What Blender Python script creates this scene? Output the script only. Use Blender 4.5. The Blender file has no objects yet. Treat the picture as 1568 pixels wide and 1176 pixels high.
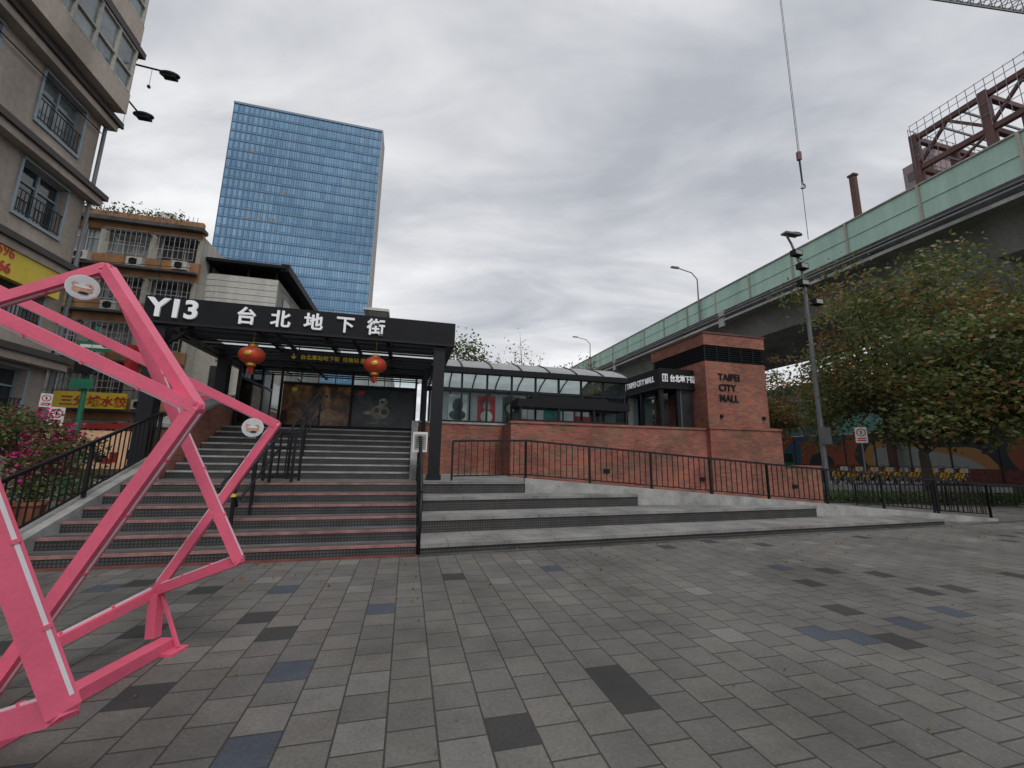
import bpy, math, random
from mathutils import Vector, Matrix
random.seed(7)
R=random.random
def U(a,b): return a+(b-a)*R()
sc=bpy.context.scene
TH=math.atan(.25)
LOC=Matrix.Translation((-1.376,6.52,0))@Matrix.Rotation(TH,4,'Z')
ID=Matrix.Identity(4)
COL=sc.collection

# ------------------------------------------------------------ materials
def newmat(name):
    m=bpy.data.materials.new(name); m.use_nodes=True
    nt=m.node_tree; b=nt.nodes['Principled BSDF']
    return m,nt,b
def L(nt,a,b): nt.links.new(a,b)
def mulcol(nt,colsock,facsock,amount):
    mx=nt.nodes.new('ShaderNodeMix'); mx.data_type='RGBA'; mx.blend_type='MULTIPLY'
    mx.inputs[0].default_value=amount
    if colsock is not None: L(nt,colsock,mx.inputs[6])
    L(nt,facsock,mx.inputs[7])
    return mx
def noise(nt,scale,detail=5,rough=.6,coord='Object',vec=None):
    n=nt.nodes.new('ShaderNodeTexNoise'); n.inputs['Scale'].default_value=scale
    n.inputs['Detail'].default_value=detail; n.inputs['Roughness'].default_value=rough
    if vec is None:
        tc=nt.nodes.new('ShaderNodeTexCoord'); vec=tc.outputs[coord]
    L(nt,vec,n.inputs['Vector']); return n
def ramp(nt,sock,stops,interp='LINEAR'):
    r=nt.nodes.new('ShaderNodeValToRGB'); L(nt,sock,r.inputs[0]); r.color_ramp.interpolation=interp
    e=r.color_ramp.elements
    while len(e)<len(stops): e.new(.5)
    for i,(p,c) in enumerate(stops):
        e[i].position=p; e[i].color=(c[0],c[1],c[2],1) if not isinstance(c,(int,float)) else (c,c,c,1)
    return r
def M(name,col,rough=.6,metal=0,var=.35,scale=2.5,bump=.15,streak=False,spec=.5,emit=0):
    m,nt,b=newmat(name)
    tc=nt.nodes.new('ShaderNodeTexCoord'); mp=nt.nodes.new('ShaderNodeMapping')
    L(nt,tc.outputs['Object'],mp.inputs['Vector'])
    if streak: mp.inputs['Scale'].default_value=(1,1,.12)
    n=noise(nt,scale,4,.65,vec=mp.outputs[0]); r=ramp(nt,n.outputs['Fac'],[(.3,1-var),(.62,1.0),(.85,1+var*.5)])
    n2=noise(nt,scale*14,1); r2=ramp(nt,n2.outputs['Fac'],[(.3,1-var*.4),(.7,1.0)])
    mx=mulcol(nt,None,r.outputs[0],1); mx.inputs[6].default_value=(*col,1)
    mx2=mulcol(nt,mx.outputs[2],r2.outputs[0],1)
    L(nt,mx2.outputs[2],b.inputs['Base Color'])
    b.inputs['Roughness'].default_value=rough; b.inputs['Metallic'].default_value=metal
    b.inputs['Specular IOR Level'].default_value=spec
    if bump>.06:
        bp=nt.nodes.new('ShaderNodeBump'); bp.inputs['Strength'].default_value=bump; bp.inputs['Distance'].default_value=.01
        L(nt,n2.outputs['Fac'],bp.inputs['Height']); L(nt,bp.outputs[0],b.inputs['Normal'])
    if emit:
        b.inputs['Emission Color'].default_value=(*col,1); b.inputs['Emission Strength'].default_value=emit
    return m
def brickmat(name,c1,c2,mortar,w,h,ms,rough=.85,swap=False,offset=.5,var=.35,nscale=.8,bump=.6,stops=None,fine=.78):
    m,nt,b=newmat(name)
    tc=nt.nodes.new('ShaderNodeTexCoord'); vec=tc.outputs['UV']
    if swap:
        sp=nt.nodes.new('ShaderNodeSeparateXYZ'); cb=nt.nodes.new('ShaderNodeCombineXYZ')
        L(nt,vec,sp.inputs[0]); L(nt,sp.outputs[0],cb.inputs[1]); L(nt,sp.outputs[1],cb.inputs[0]); vec=cb.outputs[0]
    br=nt.nodes.new('ShaderNodeTexBrick'); L(nt,vec,br.inputs['Vector'])
    br.offset=offset; br.inputs['Scale'].default_value=1; br.inputs['Mortar Size'].default_value=ms
    br.inputs['Mortar Smooth'].default_value=.3; br.inputs['Bias'].default_value=0
    br.inputs['Brick Width'].default_value=w; br.inputs['Row Height'].default_value=h
    if stops:
        br.inputs['Color1'].default_value=(0,0,0,1); br.inputs['Color2'].default_value=(1,1,1,1)
        rp=ramp(nt,br.outputs['Color'],stops,'CONSTANT')
        mm=nt.nodes.new('ShaderNodeMix'); mm.data_type='RGBA'; L(nt,br.outputs['Fac'],mm.inputs[0])
        L(nt,rp.outputs[0],mm.inputs[6]); mm.inputs[7].default_value=(*mortar,1); csock=mm.outputs[2]
    else:
        br.inputs['Color1'].default_value=(*c1,1); br.inputs['Color2'].default_value=(*c2,1)
        br.inputs['Mortar'].default_value=(*mortar,1); csock=br.outputs['Color']
    n=noise(nt,nscale,6,.68); r=ramp(nt,n.outputs['Fac'],[(.32,1-var),(.56,1.0),(.8,1+var*.4)])
    n2=noise(nt,45,4,.75); r2=ramp(nt,n2.outputs['Fac'],[(.3,fine),(.7,1.1)])
    mx=mulcol(nt,csock,r.outputs[0],1); mx2=mulcol(nt,mx.outputs[2],r2.outputs[0],1)
    L(nt,mx2.outputs[2],b.inputs['Base Color']); b.inputs['Roughness'].default_value=rough
    inv=nt.nodes.new('ShaderNodeMath'); inv.operation='MULTIPLY_ADD'; inv.inputs[1].default_value=-1; 
    L(nt,br.outputs['Fac'],inv.inputs[0]); 
    s=nt.nodes.new('ShaderNodeMath'); s.operation='MULTIPLY'; s.inputs[1].default_value=.35
    L(nt,n2.outputs['Fac'],s.inputs[0]); L(nt,s.outputs[0],inv.inputs[2])
    if bump>0:
        bp=nt.nodes.new('ShaderNodeBump'); bp.inputs['Strength'].default_value=bump; bp.inputs['Distance'].default_value=.006
        L(nt,inv.outputs[0],bp.inputs['Height']); L(nt,bp.outputs[0],b.inputs['Normal'])
    return m
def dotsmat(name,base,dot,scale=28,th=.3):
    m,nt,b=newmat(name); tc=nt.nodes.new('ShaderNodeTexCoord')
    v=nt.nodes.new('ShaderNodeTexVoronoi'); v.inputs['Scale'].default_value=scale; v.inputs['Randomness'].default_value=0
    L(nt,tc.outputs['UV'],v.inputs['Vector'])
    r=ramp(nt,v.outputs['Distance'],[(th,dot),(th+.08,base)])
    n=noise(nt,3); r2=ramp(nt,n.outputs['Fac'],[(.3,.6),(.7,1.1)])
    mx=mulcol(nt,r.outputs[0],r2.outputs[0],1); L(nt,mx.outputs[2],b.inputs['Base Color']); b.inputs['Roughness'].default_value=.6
    return m
def glassmat(name,tint,gl=.15,tr=(.8,.85,.85)):
    m=bpy.data.materials.new(name); m.use_nodes=True; nt=m.node_tree; nt.nodes.clear()
    o=nt.nodes.new('ShaderNodeOutputMaterial'); t=nt.nodes.new('ShaderNodeBsdfTransparent'); g=nt.nodes.new('ShaderNodeBsdfGlossy')
    t.inputs[0].default_value=(*tr,1); g.inputs['Roughness'].default_value=.03; g.inputs[0].default_value=(*tint,1)
    lw=nt.nodes.new('ShaderNodeLayerWeight'); lw.inputs[0].default_value=gl
    mx=nt.nodes.new('ShaderNodeMixShader'); L(nt,lw.outputs['Fresnel'],mx.inputs[0]); L(nt,t.outputs[0],mx.inputs[1]); L(nt,g.outputs[0],mx.inputs[2])
    L(nt,mx.outputs[0],o.inputs[0]); return m
def translmat(name,col,k=.45):
    m=bpy.data.materials.new(name); m.use_nodes=True; nt=m.node_tree; nt.nodes.clear()
    o=nt.nodes.new('ShaderNodeOutputMaterial'); t=nt.nodes.new('ShaderNodeBsdfTranslucent'); g=nt.nodes.new('ShaderNodeBsdfDiffuse')
    n=noise(nt,2); r=ramp(nt,n.outputs['Fac'],[(.3,tuple(c*.8 for c in col)),(.7,col)])
    L(nt,r.outputs[0],t.inputs[0]); L(nt,r.outputs[0],g.inputs[0])
    mx=nt.nodes.new('ShaderNodeMixShader'); mx.inputs[0].default_value=k; L(nt,t.outputs[0],mx.inputs[1]); L(nt,g.outputs[0],mx.inputs[2])
    L(nt,mx.outputs[0],o.inputs[0]); return m
def leafmat(name,c1,c2,c3=None):
    m,nt,b=newmat(name)
    n=noise(nt,1.1,2); n2=noise(nt,9,1)
    r=ramp(nt,n2.outputs['Fac'],[(.35,c1),(.6,c2)]+([(.72,c3)] if c3 else []))
    r2=ramp(nt,n.outputs['Fac'],[(.3,.65),(.7,1.3)]); mx=mulcol(nt,r.outputs[0],r2.outputs[0],1)
    t=nt.nodes.new('ShaderNodeBsdfTranslucent'); L(nt,mx.outputs[2],t.inputs[0])
    ms=nt.nodes.new('ShaderNodeMixShader'); ms.inputs[0].default_value=.4
    L(nt,mx.outputs[2],b.inputs['Base Color']); b.inputs['Roughness'].default_value=.5
    L(nt,b.outputs[0],ms.inputs[1]); L(nt,t.outputs[0],ms.inputs[2]); L(nt,ms.outputs[0],nt.nodes['Material Output'].inputs[0])
    return m

BLACK=M('black_painted_steel',(.014,.015,.018),.45,.0,.3,3,.05,spec=.3)
BLACKM=M('black_panel',(.013,.014,.018),.6,0,.3,1.5,.03,spec=.22)
BRICK=brickmat('red_brick',(.43,.135,.075),(.25,.08,.055),(.22,.17,.15),.21,.065,.009,var=.45)
PAVE=brickmat('plaza_pavers',None,None,(.052,.049,.045),.27,.27,.006,swap=True,var=.46,nscale=.6,bump=.8,rough=.82,fine=.66,
  stops=[(0,(.05,.049,.05)),(.036,(.150,.143,.132)),(.25,(.168,.161,.147)),(.45,(.155,.149,.14)),(.62,(.178,.169,.152)),(.8,(.163,.156,.145)),(.94,(.212,.203,.188)),(.984,(.075,.088,.115))])
GRAN=brickmat('granite_blocks',(.29,.285,.27),(.23,.227,.22),(.10,.10,.10),.9,.45,.006,var=.5,nscale=1.2,bump=.3)
GRANL=M('granite_light',(.42,.42,.41),.75,0,.45,2,.1)
TREAD=M('stair_tread_stone',(.185,.18,.175),.75,0,.5,1.6,.15)
PINKN=M('pink_nosing',(.40,.20,.19),.7,0,.5,4,.1)
REDK=M('red_kerb_tile',(.22,.07,.06),.7,0,.5,4,.1)
DOTS=dotsmat('perforated_panel',(.045,.045,.047),(.17,.17,.17))
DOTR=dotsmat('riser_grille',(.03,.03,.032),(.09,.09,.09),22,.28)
WHITE=M('white_paint',(.78,.78,.76),.5,0,.12,3,.03)
SIGNW=M('sign_white_letters',(.85,.86,.88),.4,0,.05,3,0,emit=.12)
YEL=M('yellow_sign',(.80,.60,.04),.5,0,.15,2,.02)
ASPH=M('asphalt',(.06,.06,.062),.9,0,.35,.5,.4)
CONC=M('concrete_grey',(.52,.515,.50),.85,0,.45,.35,.1,streak=True)
CONCD=M('concrete_stained_dark',(.12,.12,.115),.9,0,.7,.5,.1,streak=True)
BEIGE=M('beige_render',(.52,.44,.38),.85,0,.4,.5,.2,streak=True)
BEIGE2=M('pale_tile_wall',(.52,.50,.44),.8,0,.5,.5,.2,streak=True)
WHT2=M('white_panel_wall',(.66,.66,.62),.6,0,.35,.5,.1,streak=True)
OTILE=M('orange_brown_tile',(.50,.26,.12),.7,0,.55,.6,.2,streak=True)
LEDGE=M('dark_brown_ledge',(.06,.045,.042),.6,0,.3,2,.1)
BFRAME=M('bluegrey_window_frame',(.28,.36,.41),.5,0,.2,2,.05)
AFRAME=M('aluminium_frame',(.5,.5,.5),.4,.4,.2,2,.03)
DGLASS=M('dark_window_glass',(.045,.055,.06),.08,0,.6,.7,0,spec=.9)
CURT=M('window_curtain_glass',(.26,.30,.31),.1,0,.6,.9,0,spec=1.0)
GLASS=glassmat('clear_glass',(.9,.95,1))
FROST=translmat('frosted_roof_panel',(.93,.95,.96),.1)
ROOFL=translmat('polycarbonate_roof',(.92,.94,.94),.35)
PINK=M('pink_powder_coat',(.82,.14,.24),.42,0,.18,4,.08)
LED=M('led_strip_cover',(.75,.72,.77),.3,0,.1,3,0)
GREENB=M('pale_green_barrier',(.47,.68,.57),.6,0,.25,.8,.05,streak=True)
STEELR=M('red_oxide_steel',(.13,.055,.048),.6,.0,.4,1,.1)
STEELG=M('grey_galvanised',(.22,.23,.24),.5,.3,.3,2,.05)
BARK=M('bark',(.11,.088,.07),.9,0,.5,5,.8)
LG=leafmat('foliage_green',(.10,.135,.04),(.16,.195,.06),(.24,.20,.06))
LG2=leafmat('foliage_dark',(.045,.075,.025),(.09,.125,.04))
LB=leafmat('foliage_autumn',(.25,.13,.05),(.30,.18,.06),(.20,.16,.05))
MAG=leafmat('bougainvillea_bracts',(.50,.02,.16),(.65,.05,.25))
HEDG=leafmat('hedge_leaves',(.06,.10,.03),(.11,.16,.05))
TERR=M('terracotta',(.38,.14,.08),.8)
RED=M('lantern_red',(.66,.07,.03),.45,0,.25,6,.05)
GOLD=M('lantern_gold',(.7,.4,.06),.35,.5,.2,5,.02)
ORANGE=M('bike_yellow_orange',(.85,.46,.02),.4,0,.1,4,0)
RUB=M('rubber',(.02,.02,.02),.8)
CHR=M('chrome',(.5,.5,.5),.25,.9,.1,4,0)
GREENP=M('green_pole_paint',(.02,.17,.10),.5,0,.2,3,.02)
BLUE=M('blue_sign',(.02,.12,.42),.5)
REDS=M('red_sign',(.6,.03,.03),.5)
PINKS=M('pink_banner',(.75,.12,.22),.6)
SKIN=M('skin',(.5,.3,.2),.6,0,.1,4,0)
CLO1=M('red_jacket',(.4,.04,.04),.8); CLO2=M('dark_trousers',(.03,.035,.06),.9); CLO3=M('grey_jacket',(.3,.3,.32),.8)
HAIR=M('black_hair',(.01,.009,.008),.6)
INT=M('interior_wall',(.55,.56,.55),.7,0,.2,1,.02)
TEAL=M('teal_panel',(.05,.28,.24),.5)

# ------------------------------------------------------------ mesh builder
class MB:
    def __init__(s,name,T=LOC): s.n=name; s.T=T; s.v=[]; s.f=[]; s.m=[]; s.uv=[]; s.sm=[]; s.mats=[]
    def mi(s,m):
        if m not in s.mats: s.mats.append(m)
        return s.mats.index(m)
    def face(s,pts,mat,smooth=False):
        p=[Vector(q) for q in pts]; n=Vector((0,0,0))
        for i in range(len(p)):
            a=p[i]; b=p[(i+1)%len(p)]; n+=Vector(((a.y-b.y)*(a.z+b.z),(a.z-b.z)*(a.x+b.x),(a.x-b.x)*(a.y+b.y)))
        if n.length>0: n.normalize()
        k=len(s.v)
        for q in p:
            s.v.append(s.T@q)
            if abs(n.z)>.7: s.uv.append((q.x,q.y))
            elif abs(n.x)>abs(n.y): s.uv.append((q.y,q.z))
            else: s.uv.append((q.x,q.z))
        s.f.append(list(range(k,k+len(p)))); s.m.append(s.mi(mat)); s.sm.append(smooth)
    def box(s,x0,x1,y0,y1,z0,z1,mat,front=None,top=None,bottom=True):
        s.face([(x0,y0,z0),(x1,y0,z0),(x1,y0,z1),(x0,y0,z1)],front or mat)
        s.face([(x1,y0,z0),(x1,y1,z0),(x1,y1,z1),(x1,y0,z1)],mat)
        s.face([(x1,y1,z0),(x0,y1,z0),(x0,y1,z1),(x1,y1,z1)],mat)
        s.face([(x0,y1,z0),(x0,y0,z0),(x0,y0,z1),(x0,y1,z1)],mat)
        s.face([(x0,y0,z1),(x1,y0,z1),(x1,y1,z1),(x0,y1,z1)],top or mat)
        if bottom: s.face([(x0,y1,z0),(x1,y1,z0),(x1,y0,z0),(x0,y0,z0)],mat)
    def prism(s,poly,z0,z1,mat,top=None):
        n=len(poly)
        for i in range(n):
            a=poly[i]; b=poly[(i+1)%n]
            s.face([(a[0],a[1],z0),(b[0],b[1],z0),(b[0],b[1],z1),(a[0],a[1],z1)],mat)
        s.face([(p[0],p[1],z1) for p in poly],top or mat)
        s.face([(p[0],p[1],z0) for p in reversed(poly)],mat)
    def hexa(s,b4,t4,mat,top=None):
        for i in range(4):
            j=(i+1)%4; s.face([b4[i],b4[j],t4[j],t4[i]],mat)
        s.face(t4,top or mat); s.face(list(reversed(b4)),mat)
    def bar(s,p0,p1,w,mat,h=None,w1=None):
        p0=Vector(p0); p1=Vector(p1); h=h or w; d=p1-p0
        if d.length<1e-6: return
        d.normalize(); up=Vector((0,0,1)) if abs(d.z)<.98 else Vector((1,0,0)) 
        x=d.cross(up).normalized(); y=x.cross(d).normalized()
        k=(w1/w) if w1 else 1
        a=[p0+x*sx*w/2+y*sy*h/2 for sx,sy in((-1,-1),(1,-1),(1,1),(-1,1))]
        b=[p1+x*sx*w*k/2+y*sy*h*k/2 for sx,sy in((-1,-1),(1,-1),(1,1),(-1,1))]
        for i in range(4):
            j=(i+1)%4; s.face([a[i],a[j],b[j],b[i]],mat)
        s.face(list(reversed(a)),mat); s.face(b,mat)
    def tube(s,p0,p1,r0,r1,mat,n=8):
        p0=Vector(p0); p1=Vector(p1); d=p1-p0
        if d.length<1e-6: return
        d.normalize(); up=Vector((0,0,1)) if abs(d.z)<.95 else Vector((1,0,0))
        x=d.cross(up).normalized(); y=x.cross(d).normalized()
        A=[p0+(x*math.cos(2*math.pi*i/n)+y*math.sin(2*math.pi*i/n))*r0 for i in range(n)]
        B=[p1+(x*math.cos(2*math.pi*i/n)+y*math.sin(2*math.pi*i/n))*r1 for i in range(n)]
        for i in range(n):
            j=(i+1)%n; s.face([A[i],A[j],B[j],B[i]],mat,True)
        s.face(list(reversed(A)),mat); s.face(B,mat)
    def poly(s,pts,r,mat,n=6):
        for i in range(len(pts)-1): s.tube(pts[i],pts[i+1],r,r,mat,n)
    def ring(s,c,Rr,r,mat,n=18,a0=0,a1=2*math.pi):
        pts=[]
        for i in range(n+1):
            t=a0+(a1-a0)*i/n
            pts.append((c[0]+Rr*math.cos(t),c[1],c[2]+Rr*math.sin(t)))
        s.poly(pts,r,mat,5)
    def ball(s,c,rx,ry,rz,mat,nu=14,nv=9,f=None):
        def P(i,j):
            th=math.pi*j/nv; ph=2*math.pi*i/nu; k=f(i) if f else 1
            return (c[0]+rx*k*math.sin(th)*math.cos(ph),c[1]+ry*k*math.sin(th)*math.sin(ph),c[2]+rz*math.cos(th))
        for j in range(nv):
            for i in range(nu):
                q=[P(i,j),P(i,j+1),P(i+1,j+1),P(i+1,j)]
                if j==0: q=[q[0],q[1],q[2]]
                elif j==nv-1: q=[q[0],q[1],q[3]]
                s.face(q,mat,True)
    def leaf(s,c,sz,mat):
        a=U(0,6.283); el=U(-.9,.9); d=Vector((math.cos(a)*math.cos(el),math.sin(a)*math.cos(el),math.sin(el)))
        w=Vector((U(-1,1),U(-1,1),U(-1,1))); w=(w-d*w.dot(d))
        if w.length<.01: return
        w.normalize(); c=Vector(c)
        s.face([c-d*sz*.5,c+w*sz*.3,c+d*sz*.5,c-w*sz*.3],mat)
    def done(s):
        me=bpy.data.meshes.new(s.n); me.from_pydata([tuple(v) for v in s.v],[],s.f)
        uvl=me.uv_layers.new(name='UVMap')
        flat=[]; 
        for u in s.uv: flat+=[u[0],u[1]]
        uvl.data.foreach_set('uv',flat)
        for m in s.mats: me.materials.append(m)
        me.polygons.foreach_set('material_index',s.m); me.polygons.foreach_set('use_smooth',s.sm)
        o=bpy.data.objects.new(s.n,me); COL.objects.link(o)
        if any(s.sm):
            import bmesh
            bm=bmesh.new(); bm.from_mesh(me); bmesh.ops.remove_doubles(bm,verts=bm.verts,dist=.0004)
            for e in bm.edges:
                if len(e.link_faces)==2 and e.calc_face_angle(0)>.8: e.smooth=False
            bm.to_mesh(me); bm.free()
        me.update(); return o

def text(name,body,size,pos,face,mat,parent,extrude=.012,bold=0,T=LOC,sx=1):
    cu=bpy.data.curves.new(name,'FONT'); cu.body=body; cu.size=size; cu.extrude=extrude; cu.offset=bold
    cu.resolution_u=4
    o=bpy.data.objects.new(name+'_tmp',cu); COL.objects.link(o)
    dg=bpy.context.evaluated_depsgraph_get(); me=bpy.data.meshes.new_from_object(o.evaluated_get(dg))
    bpy.data.objects.remove(o)
    rz={'-b':0,'-a':-math.pi/2,'+a':math.pi/2}[face]
    MX=T@Matrix.Translation(pos)@Matrix.Rotation(rz,4,'Z')@Matrix.Rotation(math.pi/2,4,'X')@Matrix.Diagonal((sx,1,1,1))
    me.transform(MX); me.materials.clear(); me.materials.append(mat)
    ob=bpy.data.objects.new(name,me); COL.objects.link(ob)
    if parent: ob.parent=parent
    return ob

def railing(mb,pts,h=.95,sp=.125,mat=BLACK,pick=True,bot=.1,pw=.016,r=.022):
    for i in range(len(pts)-1):
        p=Vector(pts[i]); q=Vector(pts[i+1]); d=(q-p); Ld=math.hypot(d.x,d.y)
        up=Vector((0,0,1))
        mb.bar(p+up*h,q+up*h,r*2,mat); 
        if bot is not None: mb.bar(p+up*bot,q+up*bot,r*1.2,mat)
        n=max(1,int(Ld/sp))
        if pick:
            for k in range(1,n):
                c=p+d*(k/n); mb.bar(c+up*(bot or 0),c+up*(h-.01),pw,mat)
        m=max(1,round(Ld/1.6))
        for k in range(m+1):
            c=p+d*(k/m); mb.bar(c,c+up*(h-.005),.045,mat)

# ------------------------------------------------------------ ground
g=MB('ground'); g.face([(-900,-600,-.012),(1500,-600,-.012),(1500,1800,-.012),(-900,1800,-.012)],ASPH); g.done()
g=MB('plaza_paving'); g.face([(-14,-14,0),(21.5,-14,0),(21.5,14,0),(-14,14,0)],PAVE); g.done()
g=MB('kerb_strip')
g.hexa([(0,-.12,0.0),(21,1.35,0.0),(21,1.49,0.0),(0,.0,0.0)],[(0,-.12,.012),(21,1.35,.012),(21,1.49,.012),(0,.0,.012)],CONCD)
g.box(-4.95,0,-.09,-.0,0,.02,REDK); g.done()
g=MB('road_kerb'); g.box(21.5,21.75,-14,60,0,.12,GRANL); g.done()
g=MB('road_markings')
for k in range(12): g.face([(25.6,-20+k*7,-.006),(25.75,-20+k*7,-.006),(25.75,-16+k*7,-.006),(25.6,-16+k*7,-.006)],WHITE)
g.face([(22.1,-20,-.006),(22.2,-20,-.006),(22.2,70,-.006),(22.1,70,-.006)],YEL)
g.done()

# ------------------------------------------------------------ stairs
st=MB('entrance_stairs')
for k in range(6):
    b0=.38*k; z0=.155*k; z1=z0+.155
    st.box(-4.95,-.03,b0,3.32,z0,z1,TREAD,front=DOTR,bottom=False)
    st.box(-4.94,-.04,b0-.012,b0+.045,z1-.03,z1+.006,PINKN)
    st.box(-4.94,-.04,b0+.07,b0+.21,z1,z1+.005,DOTS)
for k in range(8):
    b0=3.3+.33*k; z0=.93+.1525*k; z1=z0+.1525
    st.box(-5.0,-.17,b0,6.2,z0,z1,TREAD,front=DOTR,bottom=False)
    st.box(-4.99,-.18,b0-.012,b0+.045,z1-.03,z1+.006,GRANL)
st.hexa([(-.17,3.25,.93),(-.0,3.25,.93),(-.0,6.0,.93),(-.17,6.0,.93)],[(-.17,3.25,1.25),(0,3.25,1.25),(0,6.0,2.5),(-.17,6.0,2.5)],GRANL)
st.hexa([(-5.2,-.35,0),(-4.95,-.35,0),(-4.95,3.0,0),(-5.2,3.0,0)],[(-5.2,-.35,.12),(-4.95,-.35,.12),(-4.95,3.0,1.36),(-5.2,3.0,1.36)],GRANL)
st.done()

ws=MB('wide_granite_steps')
def lvl(poly,z0,z1):
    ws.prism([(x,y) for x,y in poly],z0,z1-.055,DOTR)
    q=[(x,y-.03) if i<2 else (x,y) for i,(x,y) in enumerate(poly)]
    ws.prism(q,z1-.055,z1,GRAN,top=GRAN)
lvl([(0,0),(12.7,.89),(12.7,1.56),(2.4,2.715),(0,2.8)],0,.155)
lvl([(0,.9),(9.6,1.60),(9.6,1.905),(2.4,2.715),(0,2.8)],.155,.41)
lvl([(0,1.7),(5.0,2.1),(5.0,2.42),(2.4,2.715),(0,2.8)],.41,.67)
lvl([(0,2.5),(2.4,2.58),(2.4,4.9),(0,4.9)],.67,.93)
ws.box(0,2.6,4.9,6.2,0,.93,GRAN)
ws.done()

rp=MB('access_ramp')
rp.hexa([(2.4,2.73,0),(14.8,1.34,0),(14.8,4.99,0),(2.4,4.99,0)],[(2.4,2.73,.925),(14.8,1.34,.004),(14.8,4.99,.004),(2.4,4.99,.925)],CONC,top=GRAN)
rp.hexa([(2.42,2.60,0),(15.2,1.17,0),(15.2,1.30,0),(2.42,2.73,0)],[(2.42,2.60,1.0),(15.2,1.17,.07),(15.2,1.30,.07),(2.42,2.73,1.0)],GRANL)
rp.done()
rl=MB('ramp_railing')
railing(rl,[(.75,2.78,.93),(2.45,2.68,.98),(8.6,1.98,.53),(15.1,1.25,.07)],h=.88,sp=.14)
railing(rl,[(15.1,1.25,.07),(15.3,2.6,.0)],h=.88,sp=.14)
rl.done()
rl=MB('left_stair_railing')
railing(rl,[(-5.08,-.4,.12),(-5.08,3.0,1.38)],h=.85,sp=.12)
railing(rl,[(-7.6,-.6,.0),(-5.08,-.4,.12)],h=.85,sp=.12)
rl.done()
rl=MB('centre_stair_handrail')
for off in(-.1,.1):
    rl.poly([(-2.7+off,.25,.16+.55),(-2.7+off,.1,.16+.8),(-2.7+off,.35,.16+.95),(-2.7+off,2.05,.93+.95),(-2.7+off,3.2,.93+.95),(-2.7+off,5.75,2.15+.95),(-2.7+off,6.1,2.15+.95)],.024,BLACK)
    rl.poly([(-2.7+off,.35,.16+.65),(-2.7+off,2.05,.93+.65),(-2.7+off,3.2,.93+.65),(-2.7+off,5.75,2.15+.65)],.02,BLACK)
for bb,z in[(.4,.3),(1.15,.6),(1.95,.93),(3.15,.93),(4.3,1.55),(5.7,2.15)]:
    rl.bar((-2.7,bb,z-.15),(-2.7,bb,z+.93),.045,BLACK)
railing(rl,[(-3.0,2.05,.93),(-2.35,2.05,.93)],h=.95,sp=.11); railing(rl,[(-3.0,2.6,.93),(-2.35,2.6,.93)],h=.95,sp=.11)
rl.box(-2.83,-2.57,.07,.13,.86,.9,YEL)
rl.done()
rl=MB('divider_handrail')
rl.poly([(0,-.05,.02),(0,-.05,.92),(0,.1,.97),(0,1.95,1.85),(0,3.2,1.9)],.028,BLACK)
rl.poly([(0,.0,.62),(0,1.95,1.5),(0,3.2,1.55)],.02,BLACK)
rl.poly([(0,.0,.35),(0,1.95,1.2),(0,3.2,1.25)],.02,BLACK)
for bb,z in[(.95,.42),(1.95,.8),(3.1,.93)]: rl.bar((0,bb,z-.3),(0,bb,z+.95),.05,BLACK)
rl.done()

# ------------------------------------------------------------ canopy
cn=MB('entrance_canopy')
zt,zb=4.62,4.07
cn.box(-5.62,.70,2.85,3.0,zb,zt,BLACKM)
cn.box(-5.62,.70,2.82,2.849,zb-.03,zb+.02,BLACK)
for a in(-4.57,-3.52,-2.46,-1.41,-.36): cn.box(a-.004,a+.004,2.845,2.849,zb+.02,zt,BLACK)
cn.box(-5.62,-5.45,3.0,9.1,zb,zt-.1,BLACK); cn.box(.53,.70,3.0,6.1,zb,zt-.1,BLACK)
for a in(-3.9,-2.4,-.9): cn.box(a-.05,a+.05,3.0,9.0,zt-.28,zt-.16,BLACK)
for b in[3.3+.40*i for i in range(15)]: cn.box(-5.45,.53,b,b+.045,zb+.07,zb+.11,BLACK)
for b in(4.4,6.2,7.6): cn.box(-5.45,.53,b,b+.12,zb+.12,zt-.16,BLACK)
for a in(-5.3,-3.2,-1.6,.4): cn.box(a-.04,a+.04,3.0,9.0,zb+.0,zb+.055,BLACK)
cn.box(-5.44,.52,3.0,9.0,zt-.15,zt-.13,FROST)
for a,b in((-5.35,3.05),(.36,3.05),(-5.3,6.0),(-5.3,8.8)):
    cn.box(a-.13,a+.13,b-.13,b+.13,.5,zb+.05,BLACK)
cn.box(.20,.52,2.89,3.21,.93,1.05,BLACK)
cn.bar((-5.35,3.1,3.6),(-4.8,3.1,4.1),.07,BLACK)
cn.box(-5.35,.4,8.9,9.1,4.36,zt-.16,BLACK)
can=cn.done()
text('station_code_lettering','Y13',.54,(-5.53,2.82,zb+.12),'-b',SIGNW,can,.02,.016,sx=1.04)
for i,ch in enumerate('台北地下街'):
    text('name_lettering_%d'%(i+1),ch,.40,(-3.95+.66*i,2.82,zb+.13),'-b',SIGNW,can,.02,.008)

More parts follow.
